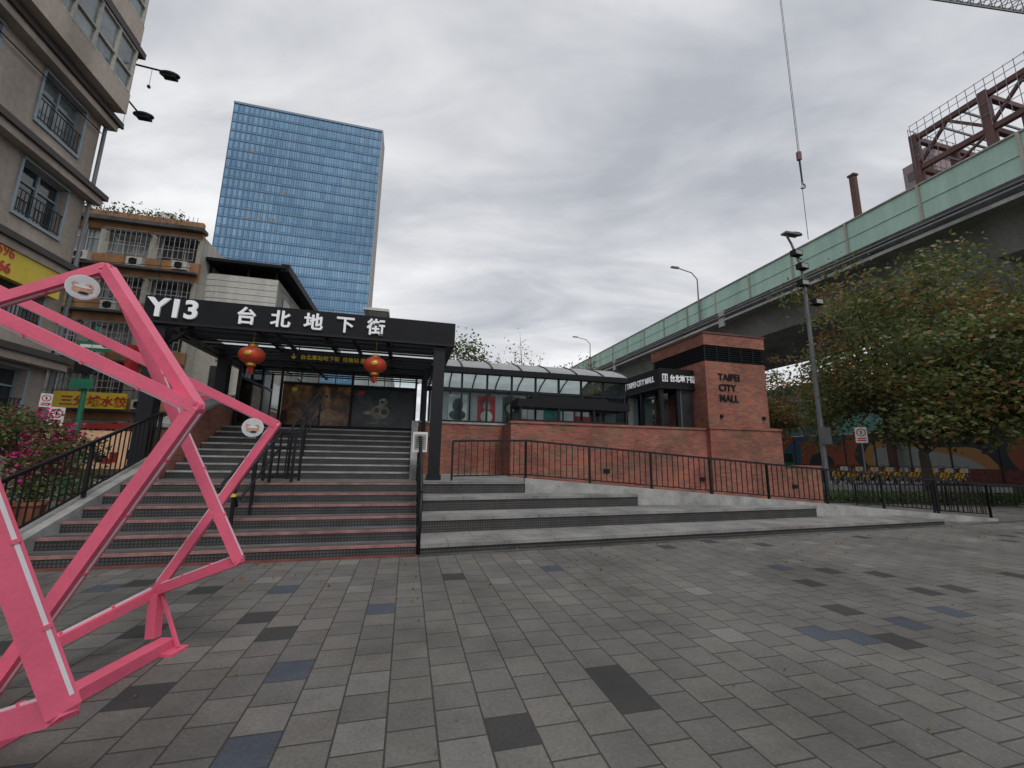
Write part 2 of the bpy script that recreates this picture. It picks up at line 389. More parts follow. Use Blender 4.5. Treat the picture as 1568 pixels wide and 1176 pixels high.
hl=MB('entrance_hall_wall')
hl.box(-5.2,.4,5.7,12.0,2.0,2.15,TREAD)
def artmat(name,stops,sc_,dist):
    m,nt,b=newmat(name); n=noise(nt,sc_,3,.5); n.inputs['Distortion'].default_value=dist
    r=ramp(nt,n.outputs['Fac'],stops); L(nt,r.outputs[0],b.inputs['Base Color']); b.inputs['Roughness'].default_value=.25; return m
POST1=artmat('poster_brown_art',[(.3,(.012,.01,.01)),(.48,(.07,.03,.015)),(.58,(.22,.10,.04)),(.7,(.4,.25,.12))],1.3,1.2)
POST2=artmat('poster_dark_art',[(.35,(.012,.014,.016)),(.55,(.03,.045,.05)),(.68,(.09,.10,.09))],1.1,.8)
POST3=M('poster_pale_figure',(.50,.45,.36),.5,0,.7,4,0)
hl.box(-4.6,-.1,9.0,9.12,2.15,2.42,BLACK)
hl.box(-4.6,-2.35,8.99,9.05,2.42,3.88,POST1); hl.box(-2.3,-.1,8.99,9.05,2.42,3.88,POST2)
for c in(-4.65,-2.325,-.07): hl.box(c-.04,c+.04,8.94,8.985,2.15,4.36,BLACK)
hl.box(-4.6,-.1,8.95,8.985,3.86,3.95,BLACK); hl.box(-4.6,-.1,8.95,8.985,2.38,2.44,BLACK)
for k in range(1,8): hl.box(-4.6+k*.5625-.015,-4.6+k*.5625+.015,8.96,8.99,3.95,4.36,BLACK)
hl.box(-4.6,-.1,9.02,9.03,3.95,4.36,GLASS)
hl.ball((-1.3,8.985,3.0),.32,.006,.26,POST3,16,8); hl.ball((-1.22,8.982,3.36),.15,.006,.15,POST3,16,8); hl.ball((-1.72,8.982,2.95),.2,.005,.07,POST3,12,6)
hl.ball((-1.17,8.975,3.0),.11,.004,.1,POST2); hl.ball((-1.43,8.975,3.05),.09,.004,.1,POST2); hl.ball((-1.26,8.974,3.37),.07,.003,.05,POST2); hl.ball((-1.14,8.974,3.40),.03,.003,.03,POST2)
hl.box(-4.3,-4.15,8.985,8.989,3.62,3.75,YEL); hl.box(-2.1,-1.9,8.985,8.989,3.6,3.75,REDS)
for b in(6.2,7.1,8.0,8.95): hl.box(-5.0,-4.92,b-.03,b+.03,2.15,4.2,BLACK)
hl.box(-4.97,-4.95,6.2,8.95,2.15,4.2,GLASS); hl.box(-5.0,-4.92,6.2,8.95,3.55,3.62,BLACK); hl.box(-5.0,-4.92,6.2,8.95,2.15,2.3,BLACK)
hl.box(-4.94,-4.92,7.2,7.9,2.4,3.5,POST3); hl.box(-4.94,-4.92,8.1,8.8,2.4,3.5,POST2)
for b in(6.2,7.0,8.0,8.9): hl.box(.12,.24,b-.06,b+.06,2.15,4.3,BLACK)
hl.box(.16,.18,6.2,8.95,2.15,4.2,GLASS)
hall=hl.done()
for i,(x,z,w) in enumerate(((-4.0,2.62,'STREET FOOD'),(-1.75,2.55,'MARKET HALL'))):
    text('poster_small_print_%d'%(i+1),w,.12,(x,8.975,z),'-b',POST3,hall,.002,.001)
bp_=MB('brick_parapet_wall')
bp_.hexa([(-5.3,3.2,.0),(-5.02,3.2,.0),(-5.02,6.1,.0),(-5.3,6.1,.0)],[(-5.3,3.2,1.95),(-5.02,3.2,1.95),(-5.02,6.1,2.95),(-5.3,6.1,2.95)],BRICK)
bp_.hexa([(-5.34,3.15,1.952),(-4.98,3.15,1.952),(-4.98,6.12,2.96),(-5.34,6.12,2.96)],[(-5.34,3.15,2.03),(-4.98,3.15,2.03),(-4.98,6.12,3.04),(-5.34,6.12,3.04)],GRANL)
bp_.box(-5.3,-5.02,6.12,12,0,2.9,BRICK)
bp_.done()

# ------------------------------------------------------------ glass hall + podium + tower
gh=MB('glass_hall_building')
HE=7.15
gh.box(0.02,2.66,6.2,6.45,.93,2.46,BRICK)
gh.box(0.0,2.66,6.16,6.47,2.46,2.52,GRANL)
gh.box(.4,9.5,6.46,10.2,2.0,2.16,INT)
gh.box(.4,HE,10.1,10.2,2.16,2.75,INT)
n=8
for i in range(n+1):
    a=.5+i*(HE-.55)/n
    gh.box(a-.03,a+.03,6.22,6.30,2.52,4.08,BLACK); gh.box(a-.03,a+.03,10.1,10.17,2.75,4.08,BLACK)
gh.box(.45,HE,6.21,6.31,3.55,3.61,BLACK); gh.box(.45,HE,6.21,6.31,2.52,2.58,BLACK)
gh.box(.45,HE,6.255,6.265,2.58,4.08,GLASS); gh.box(.45,HE,10.12,10.13,2.75,4.1,FROST)
gh.box(.3,HE,6.0,6.25,4.08,4.26,BLACKM); gh.box(.3,HE,10.1,10.35,4.08,4.26,BLACKM)
prof=[(6.02,4.265),(6.5,4.50),(7.2,4.74),(8.2,4.84),(9.2,4.74),(9.9,4.50),(10.3,4.265)]
for i in range(len(prof)-1):
    (y0,z0),(y1,z1)=prof[i],prof[i+1]
    gh.face([(.3,y0,z0),(HE,y0,z0),(HE,y1,z1),(.3,y1,z1)],ROOFL)
for k in range(8):
    a=.3+k*(HE-.3)/7
    for i in range(len(prof)-1):
        gh.bar((a,prof[i][0],prof[i][1]+.01),(a,prof[i+1][0],prof[i+1][1]+.01),.05,BLACK)
gh.face([(.3,y,z) for y,z in prof],BLACKM)
gh.box(HE-.05,HE,6.3,10.1,2.16,4.08,GLASS)
for a,m in((.95,WHITE),(1.9,REDS),(2.75,POST2),(4.2,TEAL),(5.3,REDS),(6.3,POST2)):
    gh.box(a,a+.6,6.55,6.6,2.6,3.45,m)
gh.ball((1.25,6.53,3.1),.17,.005,.22,POST2); gh.ball((1.25,6.53,2.78),.27,.005,.16,POST2)
gh.ball((2.2,6.53,3.1),.13,.005,.16,POST3); gh.ball((2.2,6.53,2.75),.2,.005,.2,WHITE)
gh.ball((3.0,6.53,3.05),.14,.005,.16,POST3); gh.box(3.35,3.6,6.55,6.6,2.6,3.45,WHITE)
gh.box(4.3,4.7,6.54,6.549,3.1,3.2,WHITE); gh.box(5.35,5.85,6.54,6.549,2.9,3.15,WHITE)
gh.done()

pd=MB('brick_podium_wall')
pd.box(2.66,9.4,5.0,5.28,0,2.46,BRICK); pd.box(2.66,2.94,5.28,6.19,0,2.46,BRICK)
pd.box(2.63,9.4,4.96,5.32,2.46,2.52,BRICK)
pd.box(12.3,13.9,4.9,5.5,0,1.28,BRICK); pd.box(12.3,13.94,4.86,5.54,1.28,1.34,BRICK)
for a,z,pb in((5.7,1.09,5.0),(9.1,.86,5.0),(12.7,.63,4.9)):
    pd.box(a-.1,a+.1,pb-.03,pb-.002,z-.06,z+.07,BLACK); pd.box(a-.08,a+.08,pb-.06,pb-.031,z+.0,z+.05,BLACK)
pd.done()

lc=MB('low_entry_canopy')
lc.box(2.95,6.75,5.32,6.1,3.0,3.25,BLACKM); lc.box(3.4,6.0,5.35,6.05,3.25,3.36,BLACKM)
for a in(3.05,4.3,5.5,6.65): lc.box(a-.035,a+.035,5.36,5.43,2.52,3.0,BLACK)
lc.box(3.0,6.7,5.385,5.40,2.56,2.62,BLACK)
lc.done()

tw=MB('brick_sign_tower')
tw.box(9.4,12.3,4.85,8.2,0,2.5,BRICK); tw.box(9.36,12.34,4.81,8.24,2.5,2.58,BRICK)
tw.box(9.5,12.0,5.0,8.1,2.58,4.85,BRICK)
tw.box(9.56,11.94,5.06,8.04,4.85,5.42,BLACKM)
for k in range(7): tw.box(9.5,12.0,5.0,8.1,4.88+k*.078,4.90+k*.078,BLACK)
for a in [9.5+.5*i for i in range(6)]: tw.box(a-.0,a+.03 if a<12 else 12.0,4.995,5.02,4.85,5.42,BLACK)
tw.box(9.47,12.03,4.97,8.13,5.42,5.83,BRICK)
tw.box(9.44,12.06,4.94,8.16,5.83,5.89,STEELR)
for a in(10.0,11.75): 
    tw.tube((a,4.97,2.88),(a,4.97,3.0),.05,.05,BLACK); tw.tube((a,5.0,2.94),(a,4.9,2.94),.03,.03,BLACK)
tower=tw.done()
for i,w in enumerate(('TAIPEI','CITY','MALL')):
    text('wall_lettering_%d'%(i+1),w,.34,(9.98,4.985,4.20-.37*i),'-b',BLACK,tower,.02,.004,sx=.95)

ev=MB('entrance_sign_box')
ev.box(8.1,9.49,5.6,8.2,3.95,4.62,BLACKM)
ev.box(8.05,9.49,5.55,8.25,3.90,3.95,BLACK)
for a,b in((8.2,5.7),(8.2,8.1),(8.85,5.7),(8.2,6.9)): ev.box(a-.06,a+.06,b-.06,b+.06,2.5,3.92,BLACK)
ev.box(8.15,9.4,5.32,8.2,2.46,2.5,TREAD)
ev.box(8.25,9.4,8.1,8.15,2.5,3.9,INT); ev.box(8.5,8.54,5.8,8.0,2.52,3.9,GLASS)
ev.box(8.95,9.45,5.68,5.72,2.5,3.9,DGLASS)
box_=ev.done()
text('sign_front_lettering','台北地下街',.27,(8.50,5.58,4.17),'-b',SIGNW,box_,.012,.005,sx=.75)
text('sign_side_lettering','TAIPEI CITY MALL',.30,(8.08,7.75,4.17),'-a',SIGNW,box_,.012,.005,sx=.78)
lg=MB('sign_logos')
lg.box(8.2,8.42,5.575,5.598,4.14,4.42,WHITE); lg.box(8.24,8.38,5.566,5.574,4.2,4.36,BLACKM); lg.box(8.28,8.34,5.56,5.565,4.17,4.39,WHITE)
lg.box(8.075,8.098,7.85,8.1,4.14,4.42,WHITE); lg.box(8.066,8.074,7.9,8.05,4.2,4.36,BLACKM)
lo=lg.done(); lo.parent=box_

hs=MB('hanging_direction_sign')
hs.box(-3.1,-1.35,3.75,3.83,3.62,3.84,BLACKM)
for a in(-2.9,-1.55): hs.tube((a,3.79,3.84),(a,3.79,4.12),.012,.012,BLACK)
hso=hs.done()
text('direction_lettering','台北車站地下街  往後站 捷運',.125,(-2.85,3.74,3.69),'-b',YEL,hso,.004,.0005)
text('direction_arrow','↓',.16,(-3.06,3.74,3.68),'-b',YEL,hso,.004,.004)
text('direction_arrow_r','↓',.16,(-1.5,3.74,3.68),'-b',YEL,hso,.004,.004)
for a,b,z in((-3.72,3.3,3.6),(-1.11,3.3,3.56)):
    ln=MB('red_lantern')
    ln.ball((a,b,z),.27,.27,.2,RED,32,12,f=lambda i:1.0 if i%2 else .95)
    ln.tube((a,b,z+.18),(a,b,z+.24),.1,.1,GOLD,16); ln.tube((a,b,z-.24),(a,b,z-.18),.1,.1,GOLD,16)
    ln.tube((a,b,z+.24),(a,b,4.15),.006,.006,GOLD,5)
    for k in range(10):
        t=k*.628; ln.tube((a+.05*math.cos(t),b+.05*math.sin(t),z-.24),(a+.06*math.cos(t),b+.06*math.sin(t),z-.42),.008,.005,RED,4)
    ln.ball((a,b-.262,z),.08,.015,.06,GOLD)
    ln.done()
nb=MB('notice_board')
nb.bar((.02,2.95,.93),(.02,2.95,1.7),.05,BLACK); nb.box(-.14,.18,2.9,2.93,1.55,2.0,WHITE); nb.box(-.11,.15,2.893,2.899,1.6,1.95,GRANL)
for k in range(6): nb.box(-.08,.1,2.889,2.892,1.65+k*.045,1.663+k*.045,BLACKM)
nb.done()

# ------------------------------------------------------------ pink sculpture (world coordinates)
sp_=MB('pink_polygon_sculpture',ID)
N1=Vector((-2.89,2.72,2.76)); N2=Vector((-2.01,2.59,1.77)); N3=Vector((-2.07,3.61,1.74)); N4=Vector((-1.99,3.19,.71)); N5=Vector((-1.74,1.80,.50))
N6=Vector((-2.76,3.44,.41)); 
def ext(p,q,l): 
    d=(q-p).normalized(); return q+d*l
La=ext(N1,Vector((-3.5,2.67,2.5)),.5); Lb=ext(N2,Vector((-3.02,2.30,2.26)),.5); Lc=ext(N2,Vector((-2.86,2.56,.21)),.12)
Ld=ext(N3,Vector((-4.03,3.04,2.71)),.3); Le=ext(N5,Vector((-1.93,1.56,1.3)),.9); Lf=ext(N5,Vector((-2.1,1.93,.36)),.5)
def beam(p,q,w=.085,led=None):
    sp_.bar(p,q,w,PINK)
    if led:
        d=(q-p).normalized(); off=Vector(led)
        sp_.bar(p+off+d*w*.6,q+off-d*w*.6,.013,LED,h=.013)
        n=int((q-p).length/.4)
        for k in range(1,n+1):
            c=p+(q-p)*k/(n+1)+off; sp_.bar(c-d*.008,c+d*.008,.024,PINK)
beam(N1,N2,.072,(.03,.0,-.042)); beam(N1,La,.072,(0,0,-.042)); beam(N2,Lb,.072,(0,-.02,-.042)); beam(N2,Lc,.078,(.045,.01,0)); 
beam(Ld,N3,.068,(0,0,-.04)); beam(N3,N6,.062,(-.03,0,.03)); 
beam(Vector((-2.89,2.80,2.70)),N4,.066,(.04,0,0)); beam(N4,N6,.07,(0,0,.042)); beam(N6,Vector((-3.1,2.75,.15)),.07,(0,0,.042))
beam(N5,Le,.098,(.055,.0,.0)); beam(N5,Lf,.098,(0,0,.056))
beam(La,Le,.08); beam(Lb,La,.08); beam(Ld,La,.08); beam(Lf,Lc,.08); beam(Lc,Ld,.08)
def node(p,dirs,w):
    for q in dirs:
        d=(p-q).normalized(); sp_.bar(p-d*.001,p+d*w*.42,w*.995,PINK,w1=w*.6)
node(N1,(N2,La,N4),.072); node(N2,(N1,Lb,Lc),.074); node(N3,(Ld,N6),.064); node(N4,(N1,N6),.066); node(N6,(N3,N4),.064); node(N5,(Le,Lf),.097)
sp_.bar((-2.60,3.42,.045),(-2.60,1.6,.045),.11,PINK,h=.08)
sp_.bar((-2.70,3.40,.09),(-2.74,3.42,.40),.07,PINK); sp_.bar((-2.5,3.40,.03),(-2.70,3.42,.40),.02,PINK)
sp_.box(-2.76,-2.46,3.3,3.46,.0,.02,PINK)
scu=sp_.done()
bv=scu.modifiers.new('bevel','BEVEL'); bv.width=.005; bv.segments=2
CART=M('sticker_cartoon',(.62,.38,.25),.4,0,.3,30,0); SFC=M('sticker_face',(.62,.66,.70),.5,0,.15,20,0)
sk=MB('round_stickers',ID)
def disc(c,rx,rz,nrm,mat,off=0,dx=0,dz=0):
    c=Vector(c); nrm=Vector(nrm).normalized(); x=Vector((0,0,1)).cross(nrm).normalized(); y=nrm.cross(x); c=c+nrm*off+x*dx+y*dz
    sk.face([c+x*math.cos(t*.3142)*rx+y*math.sin(t*.3142)*rz for t in range(20)],mat)
for c,r in(((-2.97,2.66,2.585),.085),((-3.2,2.25,2.20),.08),((-2.22,3.52,1.70),.08)):
    nr=Vector((0,0,1.5))-Vector(c); nr.z*=.4
    disc(c,r,r,nr,WHITE,.05); disc(c,r*.92,r*.92,nr,SFC,.052)
    disc(c,r*.6,r*.3,nr,CART,.055,0,-r*.2); disc(c,r*.26,r*.24,nr,CART,.056,r*.35,r*.1); disc(c,r*.2,r*.15,nr,CART,.056,-r*.45,r*.2); disc(c,r*.3,r*.1,nr,BLACK,.058,r*.1,-r*.45); disc(c,r*.5,r*.12,nr,WHITE,.057,0,r*.05); disc(c,r*.05,r*.05,nr,BLACK,.059,r*.4,r*.15)
so=sk.done(); so.parent=scu

# ------------------------------------------------------------ trees
def tree(name,a,b,h,cr,cz,tr,nl,mats,seed,lsz=.16,clump=.75,zf=.55,z0=0,nlimb=11,low=-.5,wts=(.5,.3,.2)):
    random.seed(seed); t=MB(name)
    base=Vector((a,b,z0)); fork=Vector((a+U(-.2,.2),b+U(-.2,.2),cz*.8))
    t.tube(base,base+Vector((0,0,.3)),tr*1.35,tr,BARK,10); t.tube(base+Vector((0,0,.3)),fork,tr,tr*.75,BARK,10)
    cc=Vector((a,b,(h+cz)/2)); hz=(h-cz)/2; tips=[]
    for i in range(nlimb):
        an=6.283*i/nlimb*1.0+U(-.3,.3); el=low+(.95-low)*((i*.618)%1); rad=cr*math.sqrt(max(.08,1-el*el))*U(.6,.95)
        tip=cc+Vector((math.cos(an)*rad,math.sin(an)*rad,el*hz*U(.8,.98)))
        st_=fork+Vector((0,0,U(-.3,.6)))
        mid=st_.lerp(tip,.5)+Vector((U(-.4,.4),U(-.4,.4),U(.1,.7)))
        t.tube(st_,mid,tr*.42,tr*.25,BARK,6); t.tube(mid,tip,tr*.25,tr*.06,BARK,5); tips+=[tip,mid.lerp(tip,.6)]
        for j in range(5):
            s0=mid.lerp(tip,U(0,.8)) if R()<.7 else st_.lerp(mid,U(.5,1)); e=s0+Vector((U(-1,1),U(-1,1),U(-.5,.9)))*cr*.36
            t.tube(s0,e,tr*.12,tr*.03,BARK,4); tips+=[e]
            for q in range(2):
                e2=e+Vector((U(-1,1),U(-1,1),U(-.6,.7)))*cr*.22; t.tube(e,e2,tr*.04,tr*.015,BARK,3); tips.append(e2)
    W=[U(.35,1.5) for _ in tips]; mt=[random.choices(mats,wts[:len(mats)])[0] for _ in tips]
    idx=random.choices(range(len(tips)),W,k=nl)
    for i in idx:
        p=tips[i]; c=p+Vector((random.gauss(0,clump*.55),random.gauss(0,clump*.55),random.gauss(0,clump*.55*zf)))
        t.leaf(c,lsz*U(.6,1.4),mt[i] if R()<.75 else random.choice(mats))
    return t.done()
tree('broadleaf_tree',21.0,6.0,11.3,5.7,2.5,.20,42000,[LG,LG2,LB],3,.185,.95,.6,nlimb=18,low=-.85,wts=(.65,.15,.2))
tree('broadleaf_tree',24.6,3.4,10.4,4.9,2.5,.17,26000,[LG,LG2,LB],9,.185,.95,.6,nlimb=15,low=-.85,wts=(.65,.15,.2))
tree('autumn_tree',22.8,15,8.6,3.0,2.5,.13,7000,[LB,LG],5,.17,.6)
tree('green_tree',2.3,14,8.3,1.7,3,.1,5500,[LG,LG2],11,.15,.6)
tree('sparse_tree',6.2,17,9.3,2.4,3.5,.12,900,[LB,LG2],12,.15,.6)
tree('sparse_tree',12,21,9.4,2.8,3.5,.14,3500,[LG,LB],13,.17,.6)
tree('green_tree',31,44,9,4,3,.15,5000,[LG2,LG],14,.3,.9)
random.seed(21)
def bush(name,pts,nl,mats,sz,wts,T=LOC):
    t=MB(name,T)
    for (c,r,rz) in pts:
        for k in range(5): t.tube((c[0],c[1],max(0,c[2]-rz)),(c[0]+U(-r,r)*.7,c[1]+U(-r,r)*.7,c[2]+U(-.2,.7)*rz),.02,.006,BARK,4)
    cl=[]
    for (c,r,rz) in pts:
        for k in range(16):
            d=Vector((random.gauss(0,1),random.gauss(0,1),random.gauss(0,1))).normalized()*(U(.3,1)**.6)
            cl.append((Vector((c[0]+d.x*r,c[1]+d.y*r,c[2]+d.z*rz)),random.choices([0,1],[.62,.38])[0]))
    for i in range(nl):
        c,k=random.choice(cl); m=random.choices(mats,wts if k==0 else (.15,.1,.75))[0]
        t.leaf((c.x+random.gauss(0,.14),c.y+random.gauss(0,.14),max(.05,c.z+random.gauss(0,.12))),sz*U(.6,1.3),m)
    return t.done()
bush('bougainvillea_bush',[((-8.3,4.6,1.7),.8,.7),((-7.9,5.1,1.4),.6,.6),((-8.9,5.0,1.9),.7,.6),((-7.6,4.2,1.0),.5,.5)],7500,[LG,LG2,MAG],.085,(.55,.4,.05))
bush('bougainvillea_bush',[((-8.8,3.4,1.2),.6,.5),((-8.3,3.0,.95),.45,.4)],3000,[LG,LG2,MAG],.08,(.55,.4,.05))
hd=MB('clipped_hedge')
A=Vector((14.6,5.6,0)); B=Vector((32,1.0,0)); d=(B-A).normalized(); nn=Vector((-d.y,d.x,0))
hd.hexa([A,B,B+nn*.9,A+nn*.9],[p+Vector((0,0,.3)) for p in(A,B,B+nn*.9,A+nn*.9)],LG2)
for i in range(13000):
    p=A.lerp(B,R())+nn*U(-.06,.96); z=.3+U(-.06,.12) if R()<.6 else U(.05,.35)
    if z<.24: p=A.lerp(B,R())+nn*U(-.08,0.02)
    hd.leaf((p.x,p.y,z),.09*U(.6,1.4),HEDG)
hd.done()
rl=MB('planter_fence'); railing(rl,[(15.4,4.9,0),(31,.9,0)],h=.72,sp=.16); rl.done()
fl=MB('fallen_leaves')
for i in range(170):
    x=U(-4,14); y=-.05+.07*max(0,x)-abs(random.gauss(0,1.1)); fl.leaf((x,y,.02),.045,LB)
for i in range(120): fl.leaf((U(-5,10),U(-6,0),.015),.03,LB)
fl.done()
for a,b in((-7.3,3.6),(-7.0,4.3),(-7.4,2.6)):
    p=MB('terracotta_plant_pot'); p.tube((a,b,0),(a,b,.4),.16,.24,TERR,16); p.tube((a,b,.4),(a,b,.46),.27,.27,TERR,16)
    for i in range(260): p.leaf((a+random.gauss(0,.18),b+random.gauss(0,.18),.5+abs(random.gauss(0,.25))),.1,random.choice([LG,LG2,HEDG]))
    p.done()

# ------------------------------------------------------------ skyscraper
sk_=MB('glass_skyscraper')
Lo=LOC.inverted()
c0=Lo@Vector((-98.6,122.8,0)); c1=Lo@Vector((-51.3,137,0)); a0,a1=c0.x,c1.x; bb=(c0.y+c1.y)/2; H=121.5
GL=brickmat('blue_curtain_glass',(.16,.31,.48),(.25,.41,.58),(.06,.11,.17),1.62,3.6,.09,rough=.12,offset=0,var=.2,nscale=.02,bump=.0)
gb=GL.node_tree.nodes['Principled BSDF']; gb.inputs['Metallic'].default_value=.6; gb.inputs['Roughness'].default_value=.08
sk_.box(a0,a1,bb,bb+9,0,H,GL)
SPB=M('spandrel_blue',(.12,.22,.35),.3)
for k in range(34): sk_.box(a0-.1,a1+.1,bb-.16,bb-.01,k*3.6+2.7,k*3.6+3.1,SPB)
nm=30
MUL=M('mullion_bluegrey',(.20,.28,.38),.4,.3)
for i in range(nm+1):
    a=a0+(a1-a0)*i/nm; sk_.box(a-.06,a+.06,bb-.24,bb-.02,0,H,MUL)
sk_.box(a0-.2,a1+.4,bb-.3,bb+9.2,H,H+.8,MUL)
sk_.box(a1,a1+.5,bb-.2,bb+9.1,0,H+.5,GRANL)
for (i,k) in ((7,21),(9,21),(9.9,21),(5,21),(11,24),(4,28)):
    x=a0+(a1-a0)*i/nm; sk_.box(x+.1,x+1.5,bb-.05,bb-.012,k*3.6+3.2,k*3.6+4.6,CURT)
sk_.done()

# ------------------------------------------------------------ left near building
def facade_a(mb,pos,b0,b1,floors,fh,z0,win,piers,mwall,mframe,mglass=(DGLASS,CURT),rail=True,sill=.9,head=2.6,ledge=None,depth=.25):
    per=(b1-b0)/win
    for f in range(floors):
        z=z0+f*fh
        mb.box(pos-depth,pos,b0,b1,z+head,z+fh+sill,mwall) if f<floors-1 else mb.box(pos-depth,pos,b0,b1,z+head,z+fh,mwall)
        if f==0: mb.box(pos-depth,pos,b0,b1,z,z+sill,mwall)
        for w in range(win):
            y0=b0+w*per; y1=y0+per; pw=piers/2
            mb.box(pos-depth,pos-.004,y0,y0+pw,z+sill,z+head,mwall); mb.box(pos-depth,pos-.004,y1-pw,y1,z+sill,z+head,mwall)
            mb.box(pos-depth-.05,pos-depth+.02,y0+pw,y1-pw,z+sill,z+head,random.choice(mglass))
            ym=(y0+y1)/2
            for yy in(y0+pw+.03,ym,y1-pw-.03): mb.box(pos-depth+.02,pos-depth+.08,yy-.03,yy+.03,z+sill,z+head,mframe)
            for zz in(z+sill+.03,z+head-.03,z+sill+1.15): mb.box(pos-depth+.02,pos-depth+.07,y0+pw,y1-pw,zz-.03,zz+.03,mframe)
            for yy in(y0+pw-.09,y1-pw+.01): mb.box(pos-.003,pos+.04,yy,yy+.08,z+sill,z+head,mframe)
            mb.box(pos-.01,pos+.06,y0+pw-.08,y1-pw+.08,z+sill-.1,z+sill,mframe); mb.box(pos-.01,pos+.06,y0+pw-.08,y1-pw+.08,z+head,z+head+.08,mframe)
            if rail:
                for zz in(z+sill+.1,z+sill+.75): mb.box(pos+.0,pos+.03,y0+pw,y1-pw,zz,zz+.03,BLACK)
                k=int((y1-y0-2*pw)/.13)
                for q in range(k+1): 
                    yy=y0+pw+q*.13; mb.box(pos+.005,pos+.022,yy,yy+.015,z+sill+.1,z+sill+.75,BLACK)
        if ledge: mb.box(pos-.0,pos+.45,b0-.1,b1+.35,z+fh-.10,z+fh+.1,ledge); mb.box(pos,pos+.35,b0-.1,b1+.25,z+fh-.35,z+fh-.10,mwall)
def facade_b(mb,pos,a0,a1,floors,fh,z0,win,piers,mwall,mframe,mband=None,sill=.9,head=2.5,depth=.25,ac=True,grille=True):
    per=(a1-a0)/win
    for f in range(floors):
        z=z0+f*fh
        mb.box(a0,a1,pos,pos+depth,z+head,z+fh+(sill if f<floors-1 else 0),mband or mwall)
        if f==0: mb.box(a0,a1,pos,pos+depth,z,z+sill,mwall)
        for w in range(win):
            x0=a0+w*per; x1=x0+per; pw=piers/2
            mb.box(x0,x0+pw,pos+.004,pos+depth,z+sill,z+head,mwall); mb.box(x1-pw,x1,pos+.004,pos+depth,z+sill,z+head,mwall)
            mb.box(x0+pw,x1-pw,pos+depth-.02,pos+depth+.05,z+sill,z+head,random.choice((DGLASS,DGLASS,CURT)))
            nmu=3
            for q in range(nmu+1):
                xx=x0+pw+.03+(x1-x0-2*pw-.06)*q/nmu; mb.box(xx-.03,xx+.03,pos+depth-.08,pos+depth-.02,z+sill,z+head,mframe)
            for zz in(z+sill+.03,z+head-.03,z+sill+1.0): mb.box(x0+pw,x1-pw,pos+depth-.07,pos+depth-.02,zz-.025,zz+.025,mframe)
            if ac and R()<.7:
                x=U(x0+.3,x1-1.0); zz=z+sill-.6-U(0,.2); mb.box(x,x+.8,pos-.4,pos-.02,zz,zz+.55,WHT2); mb.ring((x+.35,pos-.42,zz+.27),.2,.02,BLACK,10); mb.box(x+.15,x+.55,pos-.41,pos-.402,zz+.1,zz+.45,BLACKM)
            if grille and R()<.6:
                x0g,x1g=x0+pw-.05,x1-pw+.05
                for q in range(9): 
                    xx=x0g+(x1g-x0g)*q/8; mb.box(xx-.012,xx+.012,pos-.45,pos-.43,z+sill-.05,z+head-.2,AFRAME)
                for zz in(z+sill-.05,z+sill+.5,z+head-.2): mb.box(x0g,x1g,pos-.45,pos-.43,zz,zz+.03,AFRAME)
                mb.box(x0g-.05,x1g+.05,pos-.5,pos-.0,z+head-.15,z+head-.1,STEELG)
random.seed(5)
lb=MB('beige_apartment_building')
lb.box(-26,-12.35,-6,10.0,0,26.5,BEIGE)
facade_a(lb,-12.0,-5.6,10.0,8,3.1,1.3,5,1.5,BEIGE,BFRAME,ledge=LEDGE)
lb.box(-12.35,-11.98,-6,10.01,0,1.3,BEIGE)
for z in(14.0,17.1,20.2):
    lb.box(-12.0,-11.25,3.4,9.9,z-.1,z+.75,BEIGE); lb.box(-11.99,-11.32,3.5,9.8,z+.75,z+2.65,CURT); lb.box(-12.0,-11.2,3.3,10.2,z+2.65,z+2.9,LEDGE)
    for q in range(8): 
        yy=3.5+6.3*q/7; lb.box(-11.32,-11.24,yy-.04,yy+.04,z+.75,z+2.65,BEIGE2)
    for zz in(z+.8,z+1.5,z+2.6): lb.box(-11.32,-11.25,3.5,9.8,zz-.04,zz+.04,BEIGE2)
    for xx in(-11.95,-11.6): lb.box(xx-.03,xx+.03,9.8,9.88,z+.75,z+2.65,BEIGE2)
lb.tube((-11.9,10.06,1),(-11.9,10.06,26),.06,.06,STEELG)
lb.poly([(-11.9,-5,12.9),(-11.9,3,12.8),(-11.88,9.9,12.95)],.02,BLACK,5)
lb.box(-11.9,-11.7,5.2,9.4,6.3,7.35,YEL)
lbo=lb.done()
text('banner_lettering','房屋王店 2596',.45,(-11.69,5.4,6.88),'+a',REDS,lbo,.005,.006,sx=.8)
text('banner_number','9596-0666',.42,(-11.69,6.0,6.42),'+a',REDS,lbo,.005,.012,sx=.9)
for (z,ax,bx) in((15.9,-10.1,10.0),(14.3,-11.0,10.5)):
    fl_=MB('wall_mounted_street_lamp')
    fl_.poly([(-12,10.05,z+.1),(-11.4,10.05,z+.35),(ax-.3,bx,z+.25)],.035,BLACK); fl_.bar((-11.4,10.05,z+.35),(-12,10.05,z+.6),.03,BLACK)
    fl_.ball((ax-.1,bx,z+.15),.36,.17,.13,BLACKM); fl_.box(ax-.3,ax+.15,bx-.12,bx+.12,z+.0,z+.08,BLACKM)
    fl_.tube((ax-.7,bx,z-.5),(ax-.7,bx,z+.3),.008,.008,BLACK,4); fl_.box(ax-.74,ax-.66,bx-.04,bx+.04,z-.6,z-.5,BLACK)
    fl_.done()

